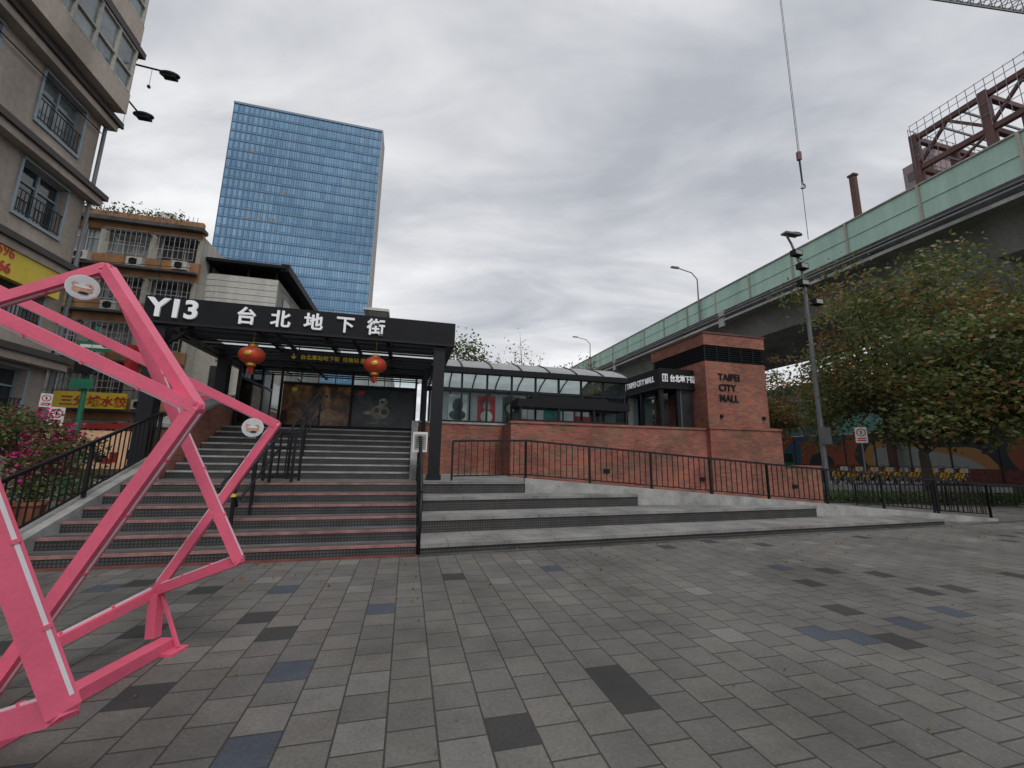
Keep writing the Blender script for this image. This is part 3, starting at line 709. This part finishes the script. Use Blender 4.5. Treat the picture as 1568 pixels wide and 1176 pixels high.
ap=MB('tiled_apartment_block')
ap.box(-30,-13.9,22.3,34,0,15.2,BEIGE2)
facade_b(ap,22.0,-29.5,-13.9,5,2.95,0.6,6,.5,BEIGE2,AFRAME,mband=OTILE)
ap.box(-30,-13.8,21.6,22.3,15.35,15.6,CONCD); ap.box(-29.5,-14,21.95,22.25,15.6,16.1,OTILE)
for q in range(60):
    xx=-29+q*.25; ap.box(xx,xx+.02,21.7,21.72,15.6,16.3,STEELG)
for i in range(900): ap.leaf((U(-29,-15),22.0+U(-.4,.5),16.0+abs(random.gauss(0,.35))),.2,random.choice([LG,LG2]))
for z in(3.6,6.5,9.5,12.4):
    ap.box(-29.5,-13.85,21.55,21.99,z,z+.12,CONCD)
for k in range(4): ap.tube((-28+4*k,21.93,.5),(-28+4*k,21.93,15),.05,.05,STEELG,6)
for k in range(5): ap.poly([(-29,21.5-.03*k,4.9+2.6*k),(-22,21.5,4.6+2.6*k),(-14,21.5,4.95+2.6*k)],.018,BLACK,4)
ap.box(-16.8,-15.9,22.2,23,15.6,16.6,WHITE)
apo=ap.done()
sh=MB('shop_signs')
sh.box(-19.2,-15.9,20.9,21.05,3.7,4.6,YEL); sh.box(-15.3,-12.7,22.9,23.0,4.0,4.9,PINKS)
sh.box(-20.4,-15,21.2,21.3,2.6,2.9,REDS)
LIT=M('lit_shop_interior',(.8,.5,.3),.6,0,.8,1.5,0,emit=.3)
sh.box(-20,-14.2,21.3,21.4,.4,2.5,LIT)
for i in range(14):
    x=U(-20,-14.5); z=U(.5,1.6); sh.box(x,x+U(.2,.6),21.1-.01*i,21.25-.01*i,z,z+U(.2,.7),random.choice([REDS,YEL,WHITE,TEAL,GREENP,BLACKM]))
sh.box(-20.5,-20.1,19.9,20.9,4.5,7.2,WHITE); sh.box(-16.1,-15.8,20.6,21.3,5.3,7.4,REDS)
sho=sh.done()
text('shop_lettering','三分埔水餃',.62,(-18.9,20.88,3.88),'-b',REDS,sho,.01,.01)
text('banner_lettering_pink','百貨大特價',.4,(-15.1,22.88,4.2),'-b',WHITE,sho,.01,.008)

wb=MB('white_panel_building')
arc=[]
cx,cy,rr=-13.2,25.0,1.9
for i in range(7):
    t=math.pi+ (math.pi/2)*i/6; arc.append((cx+rr*math.cos(t),cy+rr*math.sin(t)))
poly=arc+[(-9.6,23.1),(-9.6,36),(-15.1,36)]
wb.prism(poly,0,13.2,BEIGE2)
for k in range(9):
    z=9.4+k*.42
    if z>13: break
    off=[((x+ (-.06 if x<-12 else .0)),(y-.06 if y<24.9 else y)) for x,y in poly]
    wb.prism(off,z,z+.38,WHT2)
wb.prism([(x*1.0+(-.5 if x<-12 else .5),y-.5 if y<30 else y) for x,y in poly],13.9,14.1,BLACKM)
for x,y in((-13.8,23.3),(-11.5,23.2),(-9.8,23.3),(-9.8,26),(-9.8,29)): wb.bar((x,y,13.2),(x,y,13.9),.12,BLACK)
wb.bar((-9.15,22.7,14.0),(-9.15,36,14.0),.5,BLACKM)
for z in(2.2,5.4,):
    for x in(-12.9,-11.1):
        wb.box(x,x+1.2,23.02,23.09,z,z+1.5,DGLASS); wb.box(x-.06,x+1.26,22.98,23.08,z-.08,z,AFRAME); wb.box(x+.57,x+.63,22.98,23.08,z,z+1.5,AFRAME)
for x in(-12.6,-11.4,-10.7):
    wb.box(x,x+.7,23.0,23.09,7.4,8.9,CURT); wb.box(x-.05,x+.75,22.97,23.07,7.3,7.4,AFRAME)
for k in range(4):
    for b in(24.5,27.5,30.5): wb.box(-9.61,-9.55,b,b+1.6,1.5+3.1*k,3.1+3.1*k,DGLASS); wb.box(-9.58,-9.5,b-.05,b+1.65,1.4+3.1*k,1.5+3.1*k,AFRAME)
wb.done()
random.seed(33)
fb=MB('distant_street_building'); fb.box(-30,-14,36,60,0,14,BEIGE); fb.box(-9.5,-4,70,90,0,17,CONC)
for k in range(5):
    for j in range(3): fb.box(-9.2+j*1.8,-8.2+j*1.8,69.95,69.99,2+k*3,3.4+k*3,DGLASS)
fb.done()
fb=MB('rooftop_plant_room_building')
P=Lo@Vector((-20,57,0)); fb.box(P.x-2.2,P.x+2,P.y,P.y+5,0,20.4,WHT2); fb.box(P.x-1.6,P.x+1.4,P.y+.3,P.y+3,20.4,22.2,CONCD); fb.box(P.x-1.9,P.x+1.7,P.y+.2,P.y+3.2,22.2,22.6,WHT2)
fb.done()

# ------------------------------------------------------------ elevated highway
hw=MB('elevated_highway')
b0,b1=-40,420
hw.box(27.0,27.15,b0,b1,14.85,17.0,GREENB); hw.box(45.0,45.15,b0,b1,14.85,17.0,GREENB)
for k in range(0,115):
    b=b0+k*4; hw.box(26.9,27.0,b-.06,b+.06,14.8,17.02,BEIGE2)
hw.box(26.95,27.0,b0,b1,15.9,15.94,GREENB); hw.box(26.9,27.2,b0,b1,17.0,17.08,BEIGE2)
hw.box(26.75,27.3,b0,b1,13.95,14.8,CONCD); hw.box(26.6,27.3,b0,b1,13.75,13.95,CONC)
hw.box(27.3,45.1,b0,b1,14.3,14.8,CONC)
for k in range(-1,20):
    b=k*20.0+3
    hw.box(26.55,26.75,b-.3,b+.3,13.3,14.7,CONC)
for a in(28.6,36.5):
    hw.hexa([(a+1.2,b0,12.4),(a+5.6,b0,12.4),(a+5.6,b1,12.4),(a+1.2,b1,12.4)],[(a-.6,b0,14.29),(a+7.2,b0,14.29),(a+7.2,b1,14.29),(a-.6,b1,14.29)],CONC)
for k in range(-1,14):
    b=k*30+8
    hw.hexa([(33,b-1.3,9.6),(39.5,b-1.3,9.6),(39.5,b+1.3,9.6),(33,b+1.3,9.6)],[(29,b-1.3,12.35),(44.3,b-1.3,12.35),(44.3,b+1.3,12.35),(29,b+1.3,12.35)],CONC)
    hw.box(34.4,38.2,b-1.1,b+1.1,0,9.6,CONC)
hw.tube((26.5,b0,14.2),(26.5,b1,14.2),.08,.08,STEELG,6); hw.tube((26.65,b0,14.5),(26.65,b1,14.5),.05,.05,STEELG,6)
hw.done()
for b in(26,51,80,115):
    l=MB('highway_lamp'); l.tube((26.8,b,14.8),(26.8,b,19.2),.09,.06,STEELG); l.poly([(26.8,b,19.2),(26.2,b,19.8),(24.6,b,20.1)],.05,STEELG); l.box(23.9,24.7,b-.14,b+.14,20.05,20.18,STEELG); l.done()

# ------------------------------------------------------------ steel frame under construction, crane
sf=MB('steel_frame_under_construction')
NET=M('safety_net_grey_green',(.22,.26,.25),.8)
ba=[20.0,14.5,9.0,3.5,-2,-8]; aa=[50,56,62,68]
for b in ba:
    for a in aa: sf.box(a-.3,a+.3,b-.3,b+.3,0,35.8,STEELR)
for z in(8,14,20,24.8,28.4,31.9,35.4):
    for a in aa: sf.box(a-.2,a+.2,-8,20,z-.3,z+.2,STEELR)
    for b in ba: sf.box(50,68,b-.2,b+.2,z-.3,z+.2,STEELR)
    for b in[-8+28*i/15 for i in range(16)]: sf.box(50,68,b-.06,b+.06,z-.05,z+.15,STEELG)
for i in range(len(ba)-1):
    m_=(ba[i]+ba[i+1])/2
    for a in(50,62,68):
        sf.bar((a,ba[i],32.1),(a,m_,35.2),.25,STEELR); sf.bar((a,ba[i+1],32.1),(a,m_,35.2),.25,STEELR)
        if i%2==0: sf.bar((a,ba[i],28.6),(a,ba[i+1],31.7),.2,STEELR)
for i in range(3): sf.bar((aa[i],20,32.1),(aa[i+1],20,35.2),.25,STEELR); sf.bar((aa[i],20,28.6),(aa[i+1],20,31.7),.2,STEELR)
for a in(49.6,):
    for k in range(44): 
        b=-8+28*k/43; sf.bar((a,b,31.9),(a,b,36.9),.04,STEELG)
    for z in(33.2,34.4,36.1,36.8): sf.bar((a,-8,z),(a,20,z),.045,STEELG)
for k in range(22):
    a=50+18*k/21; sf.bar((a,20.4,30),(a,20.4,36.9),.04,STEELG)
for z in(33.2,34.4,36.1,36.8): sf.bar((50,20.4,z),(68,20.4,z),.045,STEELG)
for q in range(5): sf.box(51+q*3,52.5+q*3,2+q*2,4.5+q*2,35.65,36.4,random.choice([NET,STEELG]))
sf.box(49.7,49.75,-8,6,27.8,31.6,NET)
sf.done()
sp=MB('steel_column_stub'); sp.box(44.9,45.4,22.8,23.3,0,32.2,STEELR); sp.box(44.8,45.5,22.7,23.4,32.2,32.4,STEELR); sp.done()
fb=MB('pink_tower_block'); fb.box(95,112,41.5,46.5,0,61,M('pinkish_tile',(.33,.24,.25),.7)); fb.box(97,106,42,45,61,64,M('pink_parapet',(.36,.24,.26),.7))
for k in range(18):
    for j in range(2): fb.box(94.9,94.99,41.8+j*2.4,43.4+j*2.4,3+k*3.2,4.8+k*3.2,DGLASS)
fb.done()
cr=MB('tower_crane',ID)
def lattice(p,q,w,n,mat):
    p=Vector(p); q=Vector(q); d=(q-p); dn=d.normalized(); y=Vector((0,1,0)) if abs(dn.y)<.9 else Vector((1,0,0)); x=dn.cross(y).normalized(); y=x.cross(dn)
    cs=[x*w*.5+y*w*.5,x*w*.5-y*w*.5,-x*w*.5]
    for c in cs: cr.bar(p+c,q+c,.28,mat)
    for i in range(n):
        s0=p+d*i/n; s1=p+d*(i+1)/n
        for a,b in((0,1),(1,2),(2,0)): cr.bar(s0+cs[a],s1+cs[b],.14,mat); cr.bar(s0+cs[a],s0+cs[b],.14,mat)
lattice((60,81,120.5),(170,81,102),2.4,44,STEELG)
lattice((150,81,0),(150,81,108),2.4,40,STEELG)
cr.tube((62.6,80,48),(62.6,80,119),.06,.06,BLACK,5); cr.tube((62.9,80,60),(62.9,80,119),.05,.05,BLACK,5)
cr.box(62.3,63.1,79.7,80.3,67,69,STEELR); cr.tube((62.7,80,67),(62.7,80,61.5),.2,.12,BLACK); cr.ring((62.7,80,60.6),.6,.12,BLACK,12,-2.4,1.6)
cr.done()

# ------------------------------------------------------------ hoarding + background right
m,nt,bs=newmat('mural_paint'); nz=noise(nt,.14,0,.3); r=ramp(nt,nz.outputs['Fac'],[(0,(.02,.02,.03)),(.38,(.04,.11,.22)),(.46,(.33,.08,.04)),(.53,(.03,.03,.04)),(.58,(.45,.22,.07)),(.63,(.35,.38,.36))],'CONSTANT'); L(nt,r.outputs[0],bs.inputs['Base Color']); MUR=m
ho=MB('construction_hoarding')
ho.box(46,46.2,-20,75,0,1.1,REDK); ho.box(45.95,46.2,-20,75,1.1,4.4,MUR); ho.box(45.9,46.25,-20,75,4.4,4.5,WHITE)
for k in range(32): ho.box(45.85,45.94,-20+k*3,-19.9+k*3,0,4.4,CONCD)
ho.done()
random.seed(8)
lw=MB('orange_brick_low_building'); lw.box(52,60,-5,17,0,10,OTILE); 
for k in range(3):
    for j in range(9): lw.box(51.9,51.99,-4+j*2.3,-2.6+j*2.3,1+k*3,2.8+k*3,CURT)
lw.box(51.8,60,-5,17,10,10.3,CONCD); lw.done()
lw=MB('glass_office_building'); lw.box(47.5,60,30,52,0,11,TEAL)
for k in range(4):
    lw.box(47.35,47.49,30,52,2.6*k+.9,2.6*k+2.4,CURT)
for j in range(12): lw.box(47.3,47.48,30+j*2,30.15+j*2,0,11,AFRAME)
lw.done()
lw=MB('orange_shopfront_building'); lw.box(38,47,58,75,0,8,OTILE); lw.box(37,47.2,57,75,8,8.4,CONC)
for k in range(6): lw.box(38.5+k*1.4,39.6+k*1.4,57.9,57.99,1,6,CURT)
lw.done()
lw=MB('distant_office_block'); lw.box(60,95,95,130,0,22,CONC)
for k in range(6): lw.box(59.9,59.99,95,130,2+k*3.3,3.8+k*3.3,DGLASS); lw.box(60,95,94.9,94.99,2+k*3.3,3.8+k*3.3,DGLASS)
lw.done()
lw=MB('distant_city_block')
for i in range(16):
    x=-60+i*26+U(-5,5); lw.box(x,x+U(12,20),260+U(-20,40),320,0,U(14,26),random.choice([CONC,BEIGE,BEIGE2]))
lw.done()

# ------------------------------------------------------------ street lamp cluster, signs
sl=MB('street_lamp_post')
A_=Lo@Vector((13.05,17.2,0)); a,b=A_.x,A_.y
sl.tube((a,b,0),(a,b,9.4),.11,.07,STEELG,10)
sl.poly([(a,b,9.4),(a-.15,b,10.3),(a-.5,b,11.2),(a-.9,b-.1,11.6)],.05,STEELG); sl.ball((a-.3,b-.1,11.65),.35,.14,.09,BLACKM); sl.box(a-1.0,a-.2,b-.25,b+.05,11.55,11.63,STEELG)
sl.poly([(a,b,9.2),(a+.9,b,9.6)],.04,STEELG)
for z,dx in((10.6,-.55),(10.0,-.3),(9.2,-.35),(8.4,.3)):
    sl.bar((a,b,z-.1),(a+dx,b-.1,z),.05,STEELG); sl.box(a+dx-.22,a+dx+.22,b-.35,b-.1,z-.12,z+.14,BLACKM); sl.box(a+dx-.17,a+dx+.17,b-.37,b-.351,z-.08,z+.1,GRANL)
sl.box(a-.2,a+.2,b-.25,b-.1,2.2,2.9,STEELG)
sl.done()
def nopark(a,b,z,rot=0,pole=STEELG,k_=.62,name='no_parking_sign'):
    s=MB(name,LOC@Matrix.Translation((a,b,0))@Matrix.Rotation(rot,4,'Z'))
    s.tube((0,0,0),(0,0,z+.42*k_),.03,.03,pole)
    s.box(-.25*k_,.25*k_,-.05,-.035,z-.4*k_,z+.42*k_,WHITE)
    n=20
    ringp=lambda r,y:[(r*k_*math.cos(6.283*i/n),y,z+.14*k_+r*k_*math.sin(6.283*i/n)) for i in range(n)]
    s.face(ringp(.2,-.053),REDS); s.face(ringp(.155,-.056),WHITE)
    s.bar((-.12*k_,-.060,z+.26*k_),(.12*k_,-.060,z+.02*k_),.035*k_,REDS,h=.004); s.box(-.03*k_,.03*k_,-.0575,-.0565,z+.05*k_,z+.23*k_,BLACK)
    for k in range(2): s.box(-.18*k_,.18*k_,-.054,-.051,z+(-.2-.1*k)*k_,z+(-.14-.1*k)*k_,REDS)
    return s.done()
nopark(18.1,6.4,2.6,-.75,k_=.8)
nopark(-9.7,7.3,2.35,.75)
nopark(-10.9,8.6,2.9,.75,k_=.5)
gp=MB('green_street_name_post'); gp.tube((-10.0,8.6,0),(-10.0,8.6,5.3),.08,.06,GREENP,10); gp.box(-10.4,-9.5,8.55,8.6,4.5,4.8,GREENP); gp.box(-10.3,-9.6,8.54,8.549,4.60,4.70,WHITE); gp.box(-10.3,-9.75,8.45,8.5,3.3,3.6,GREENP)
gp.box(-10.25,-9.75,8.4,8.48,3.75,4.3,BLACK); gp.done()
dp=MB('small_dark_sign_post'); dp.tube((23.5,8.5,0),(23.5,8.5,3.2),.05,.05,STEELG); dp.box(23.2,23.8,8.42,8.47,2.3,3.2,STEELG); dp.box(23.25,23.75,8.41,8.418,2.4,3.1,GRANL); dp.done()

# ------------------------------------------------------------ bicycles
BK=MB('bicycle_parking_plinth'); BK.box(21.9,31,8.4,13.6,0,.32,CONC); BK.done()
def bicycle(a,b,rot,z=.32):
    s=MB('share_bicycle',LOC@Matrix.Translation((a,b,z))@Matrix.Rotation(rot,4,'Z'))
    for x in(-.52,.52):
        s.ring((x,0,.31),.3,.026,RUB,16); s.ring((x,0,.31),.27,.01,CHR,14); s.tube((x,-.04,.31),(x,.04,.31),.03,.03,CHR,6)
        for k in range(6): t=k*math.pi/3; s.tube((x,0,.31),(x+.27*math.cos(t),0,.31+.27*math.sin(t)),.003,.003,CHR,3)
        s.ring((x,0,.31),.345,.045,ORANGE,8,.5 if x>0 else .2,2.9 if x<0 else 2.4)
    s.poly([(-.52,0,.31),(-.05,0,.30),(.36,0,.62),(.42,0,.9)],.035,ORANGE); s.tube((-.05,0,.3),(-.2,0,.85),.03,.02,ORANGE); s.tube((-.17,0,.6),(-.52,0,.31),.018,.018,ORANGE)
    s.tube((.36,0,.68),(.52,0,.31),.022,.022,CHR); s.poly([(.28,-.28,1.05),(.42,-.1,.98),(.42,.1,.98),(.28,.28,1.05)],.014,BLACK)
    s.ball((-.22,0,.9),.14,.08,.045,BLACK,8,5); s.box(.47,.78,-.17,.17,.66,.69,BLACK)
    for y in(-.17,.165): s.box(.47,.78,y,y+.01,.69,.92,STEELG)
    for x in(.47,.775): s.box(x,x+.01,-.17,.17,.69,.92,WHITE)
    s.box(-.45,-.25,-.02,.02,.42,.62,ORANGE); s.tube((-.05,-.08,.3),(-.05,.08,.3),.07,.07,BLACK,8)
    return s.done()
first=bicycle(22.2,10.6,.25)
for i in range(1,9):
    o=bpy.data.objects.new('share_bicycle',first.data); COL.objects.link(o)
    o.location=(LOC.to_3x3()@Vector((.85*i,-.16*i,0)))
o=bpy.data.objects.new('share_bicycle',first.data); COL.objects.link(o); o.location=LOC.to_3x3()@Vector((6.4,-4.6,-.32))
dk=MB('bicycle_docks')
for i in range(10): 
    x=22.3+.85*i; y=11.7-.16*i; dk.box(x-.08,x+.08,y-.08,y+.08,.32,1.0,STEELG)
dk.done()

# ------------------------------------------------------------ scooters, taxi
def scooter(a,b,rot,col):
    s=MB('parked_scooter',LOC@Matrix.Translation((a,b,0))@Matrix.Rotation(rot,4,'Z'))
    for x in(-.6,.6): s.ring((x,0,.24),.2,.055,RUB,16); s.tube((x,-.05,.24),(x,.05,.24),.12,.12,CHR,10)
    s.hexa([(-.75,-.14,.38),(.0,-.14,.3),(.0,.14,.3),(-.75,.14,.38)],[(-.8,-.12,.68),(.02,-.13,.66),(.02,.13,.66),(-.8,.12,.68)],col)
    s.hexa([(-.7,-.13,.682),(.02,-.128,.662),(.02,.128,.662),(-.7,.13,.682)],[(-.62,-.1,.78),(-.03,-.1,.74),(-.03,.1,.74),(-.62,.1,.78)],BLACK)
    s.box(-.05,.42,-.15,.15,.26,.33,BLACK)
    s.hexa([(.38,-.18,.3),(.5,-.14,.3),(.5,.14,.3),(.38,.18,.3)],[(.3,-.14,.95),(.4,-.1,.95),(.4,.1,.95),(.3,.14,.95)],col)
    s.tube((.6,0,.24),(.36,0,.98),.03,.03,CHR); s.poly([(.22,-.32,1.02),(.34,0,1.0),(.22,.32,1.02)],.018,BLACK); s.ball((.42,0,.95),.09,.12,.09,col); s.ball((.62,0,.42),.22,.09,.08,col)
    for y in(-.3,.3): s.tube((.27,y*.8,1.03),(.27,y,1.22),.008,.008,BLACK,4); s.ball((.27,y,1.25),.02,.07,.045,BLACK,8,5)
    return s.done()
scooter(-8.0,7.6,1.3,WHITE); scooter(-7.1,7.9,1.4,BLACKM); scooter(-11.0,14,1.2,REDS); scooter(-10.0,14.3,1.2,BLUE); scooter(-9.2,14.6,1.3,BLACKM)
def car(name,a,b,rot,col):
    s=MB(name,LOC@Matrix.Translation((a,b,0))@Matrix.Rotation(rot,4,'Z'))
    prof=[(-2.2,.35),(-2.25,.75),(-2.1,.98),(-1.55,1.02),(-1.0,1.42),(.35,1.45),(1.05,1.0),(2.0,.85),(2.25,.6),(2.2,.35)]
    W=.85
    for i in range(len(prof)-1):
        (x0,z0),(x1,z1)=prof[i],prof[i+1]; w0=W if z0<1.1 else .62; w1=W if z1<1.1 else .62
        mt=DGLASS if (i in(3,5)) else col
        s.face([(x0,-w0,z0),(x1,-w1,z1),(x1,w1,z1),(x0,w0,z0)],mt)
    for sgn in(-1,1):
        s.face([(x,sgn*W,z) for x,z in prof if z<1.1],col)
        s.face([(-1.55,sgn*W,1.02),(-1.0,sgn*.62,1.42),(.35,sgn*.62,1.45),(1.05,sgn*W,1.0)],DGLASS)
        for x in(-1.35,1.4): s.tube((x,sgn*.7,.33),(x,sgn*.88,.33),.33,.33,RUB,16); s.tube((x,sgn*.86,.33),(x,sgn*.89,.33),.19,.19,CHR,12)
        s.box(2.15,2.27,sgn*.6-.15,sgn*.6+.15,.6,.75,WHITE); s.box(-2.28,-2.2,sgn*.6-.15,sgn*.6+.15,.7,.88,REDS)
    s.box(-2.2,2.2,-.8,.8,.25,.35,BLACK); s.box(-.4,-.1,-.2,.2,1.45,1.58,WHITE)
    return s.done()
car('yellow_taxi',24.5,22,1.57,YEL); car('grey_car',30,30,1.57,STEELG); car('white_car',25,40,1.57,WHITE)
pr=MB('green_van'); pr.box(29.0,31.0,21,25,.5,2.3,GREENP); pr.box(28.98,31.02,21.3,22.6,1.4,2.1,DGLASS); pr.box(29.2,30.8,20.96,20.99,1.4,2.1,DGLASS)
for y in(21.7,24.3):
    for x in(29.05,30.95): pr.tube((x-.1,y,.4),(x+.1,y,.4),.38,.38,RUB,14)
pr.done()

# ------------------------------------------------------------ people
def person(name,a,b,rot,top,bot,z=0):
    T=LOC@Matrix.Translation((a,b,z))@Matrix.Rotation(rot,4,'Z')
    def skin(nm,J,E,rad,mat,root=0):
        me=bpy.data.meshes.new(nm); me.from_pydata([T@Vector(j) for j in J],E and E,[]); o=bpy.data.objects.new(nm,me); COL.objects.link(o)
        sm=o.modifiers.new('skin','SKIN'); 
        for i,r_ in enumerate(rad): me.skin_vertices[0].data[i].radius=(r_,r_*(.8 if nm=='torso' else 1))
        me.skin_vertices[0].data[root].use_root=True
        ss=o.modifiers.new('sub','SUBSURF'); ss.levels=1; ss.render_levels=2; me.materials.append(mat); return o
    e=bpy.data.objects.new(name,None); COL.objects.link(e)
    J=[(0,0,.95),(0,0,1.15),(0,0,1.38),(0,0,1.47),(-.19,0,1.40),(-.25,.03,1.14),(-.22,.2,.95),(.19,0,1.40),(.25,.03,1.14),(.22,.2,.95)]
    t=skin('torso',J,[(0,1),(1,2),(2,3),(2,4),(4,5),(5,6),(2,7),(7,8),(8,9)],[.15,.14,.16,.06,.07,.052,.04,.07,.052,.04],top)
    J=[(0,0,.95),(-.09,0,.88),(-.1,.05,.5),(-.1,-.05,.09),(-.1,.1,.04),(.09,0,.88),(.1,-.02,.5),(.1,-.2,.1),(.1,-.08,.04)]
    l=skin('legs',J,[(0,1),(1,2),(2,3),(3,4),(0,5),(5,6),(6,7),(7,8)],[.15,.1,.07,.045,.04,.1,.07,.045,.04],bot)
    h=MB('head',T); h.tube((0,0,1.42),(0,0,1.54),.055,.052,SKIN,10); h.ball((0,.01,1.62),.078,.095,.12,SKIN,16,10); h.ball((0,-.015,1.65),.086,.098,.11,HAIR,16,10); h.ball((0,.108,1.61),.012,.016,.022,SKIN,6,5)
    for x in(-.03,.03): h.ball((x,.093,1.635),.01,.006,.007,HAIR,6,4)
    for x in(-.08,.08): h.ball((x,0,1.62),.012,.02,.03,SKIN,6,5)
    for x in(-.22,.22):
        h.ball((x,.235,.93),.022,.035,.045,SKIN,8,6)
        for k in range(4): h.tube((x-.02+.013*k,.25,.92),(x-.02+.013*k,.29,.87),.008,.006,SKIN,5)
        h.tube((x+(.02 if x<0 else -.02),.24,.93),(x+(.045 if x<0 else -.045),.27,.9),.009,.007,SKIN,5)
    ho_=h.done()
    for o in(t,l,ho_): o.parent=e
    return e
person('pedestrian',19.6,15.5,2.4,CLO1,CLO2)
person('pedestrian',-12.2,17,-.6,CLO3,CLO2)
person('pedestrian',-13.4,18.5,2.0,CLO1,CLO2)

# ------------------------------------------------------------ world, sun, camera
w=bpy.data.worlds.new("World"); sc.world=w; w.use_nodes=True; nt=w.node_tree; nt.nodes.clear()
o=nt.nodes.new('ShaderNodeOutputWorld'); sky=nt.nodes.new('ShaderNodeTexSky'); sky.sky_type='NISHITA'; sky.sun_disc=False
sky.sun_elevation=math.radians(50); sky.sun_rotation=math.radians(150)
bg1=nt.nodes.new('ShaderNodeBackground'); bg1.inputs[1].default_value=.1; L(nt,sky.outputs[0],bg1.inputs[0])
tc=nt.nodes.new('ShaderNodeTexCoord'); sp=nt.nodes.new('ShaderNodeSeparateXYZ'); L(nt,tc.outputs['Generated'],sp.inputs[0])
zc=nt.nodes.new('ShaderNodeMath'); zc.operation='MAXIMUM'; zc.inputs[1].default_value=0; L(nt,sp.outputs[2],zc.inputs[0])
za=nt.nodes.new('ShaderNodeMath'); za.operation='ADD'; za.inputs[1].default_value=.2; L(nt,zc.outputs[0],za.inputs[0])
dv=[]
for i in(0,1):
    d_=nt.nodes.new('ShaderNodeMath'); d_.operation='DIVIDE'; L(nt,sp.outputs[i],d_.inputs[0]); L(nt,za.outputs[0],d_.inputs[1]); dv.append(d_)
cb=nt.nodes.new('ShaderNodeCombineXYZ'); L(nt,dv[0].outputs[0],cb.inputs[0]); L(nt,dv[1].outputs[0],cb.inputs[1])
def cloud(scale,stretch,loc,rot,detail,rgh,dist):
    mp=nt.nodes.new('ShaderNodeMapping'); L(nt,cb.outputs[0],mp.inputs[0]); mp.inputs['Rotation'].default_value=(0,0,rot); mp.inputs['Scale'].default_value=stretch; mp.inputs['Location'].default_value=loc
    nz=nt.nodes.new('ShaderNodeTexNoise'); nz.inputs['Scale'].default_value=scale; nz.inputs['Detail'].default_value=detail; nz.inputs['Roughness'].default_value=rgh; nz.inputs['Distortion'].default_value=dist; L(nt,mp.outputs[0],nz.inputs['Vector']); return nz
n1=cloud(1.0,(.7,1.2,1),(1.3,.4,0),.5,6,.5,.3)
n2=cloud(2.4,(.6,1.4,1),(4.3,2.4,0),.6,5,.55,.5)
mx=nt.nodes.new('ShaderNodeMix'); mx.data_type='FLOAT'; mx.inputs[0].default_value=.35; L(nt,n1.outputs['Fac'],mx.inputs[2]); L(nt,n2.outputs['Fac'],mx.inputs[3])
rr_=ramp(nt,mx.outputs[0],[(.38,(.47,.49,.535)),(.46,(.63,.645,.68)),(.525,(.80,.81,.83)),(.60,(.99,.995,1.0))])
bg2=nt.nodes.new('ShaderNodeBackground'); bg2.inputs[1].default_value=1.0; L(nt,rr_.outputs[0],bg2.inputs[0])
mxs=nt.nodes.new('ShaderNodeMixShader'); mxs.inputs[0].default_value=.94; L(nt,bg1.outputs[0],mxs.inputs[1]); L(nt,bg2.outputs[0],mxs.inputs[2]); L(nt,mxs.outputs[0],o.inputs[0])
sd=bpy.data.lights.new('sun','SUN'); sd.energy=1.1; sd.angle=math.radians(18); sd.color=(1,.97,.93); so_=bpy.data.objects.new('sun',sd); COL.objects.link(so_)
so_.rotation_euler=(math.radians(40),0,math.radians(30))
cd=bpy.data.cameras.new('camera'); cd.lens=14.33; cd.sensor_width=36; cd.clip_end=5000; cd.clip_start=.05
co=bpy.data.objects.new('camera',cd); COL.objects.link(co)
co.matrix_world=Matrix.Translation((0,0,1.5))@Matrix.Rotation(math.radians(100),4,'X')@Matrix.Rotation(math.radians(1.0),4,'Z')
sc.camera=co
sc.view_settings.view_transform='Standard'; sc.view_settings.look='None'; sc.view_settings.exposure=0
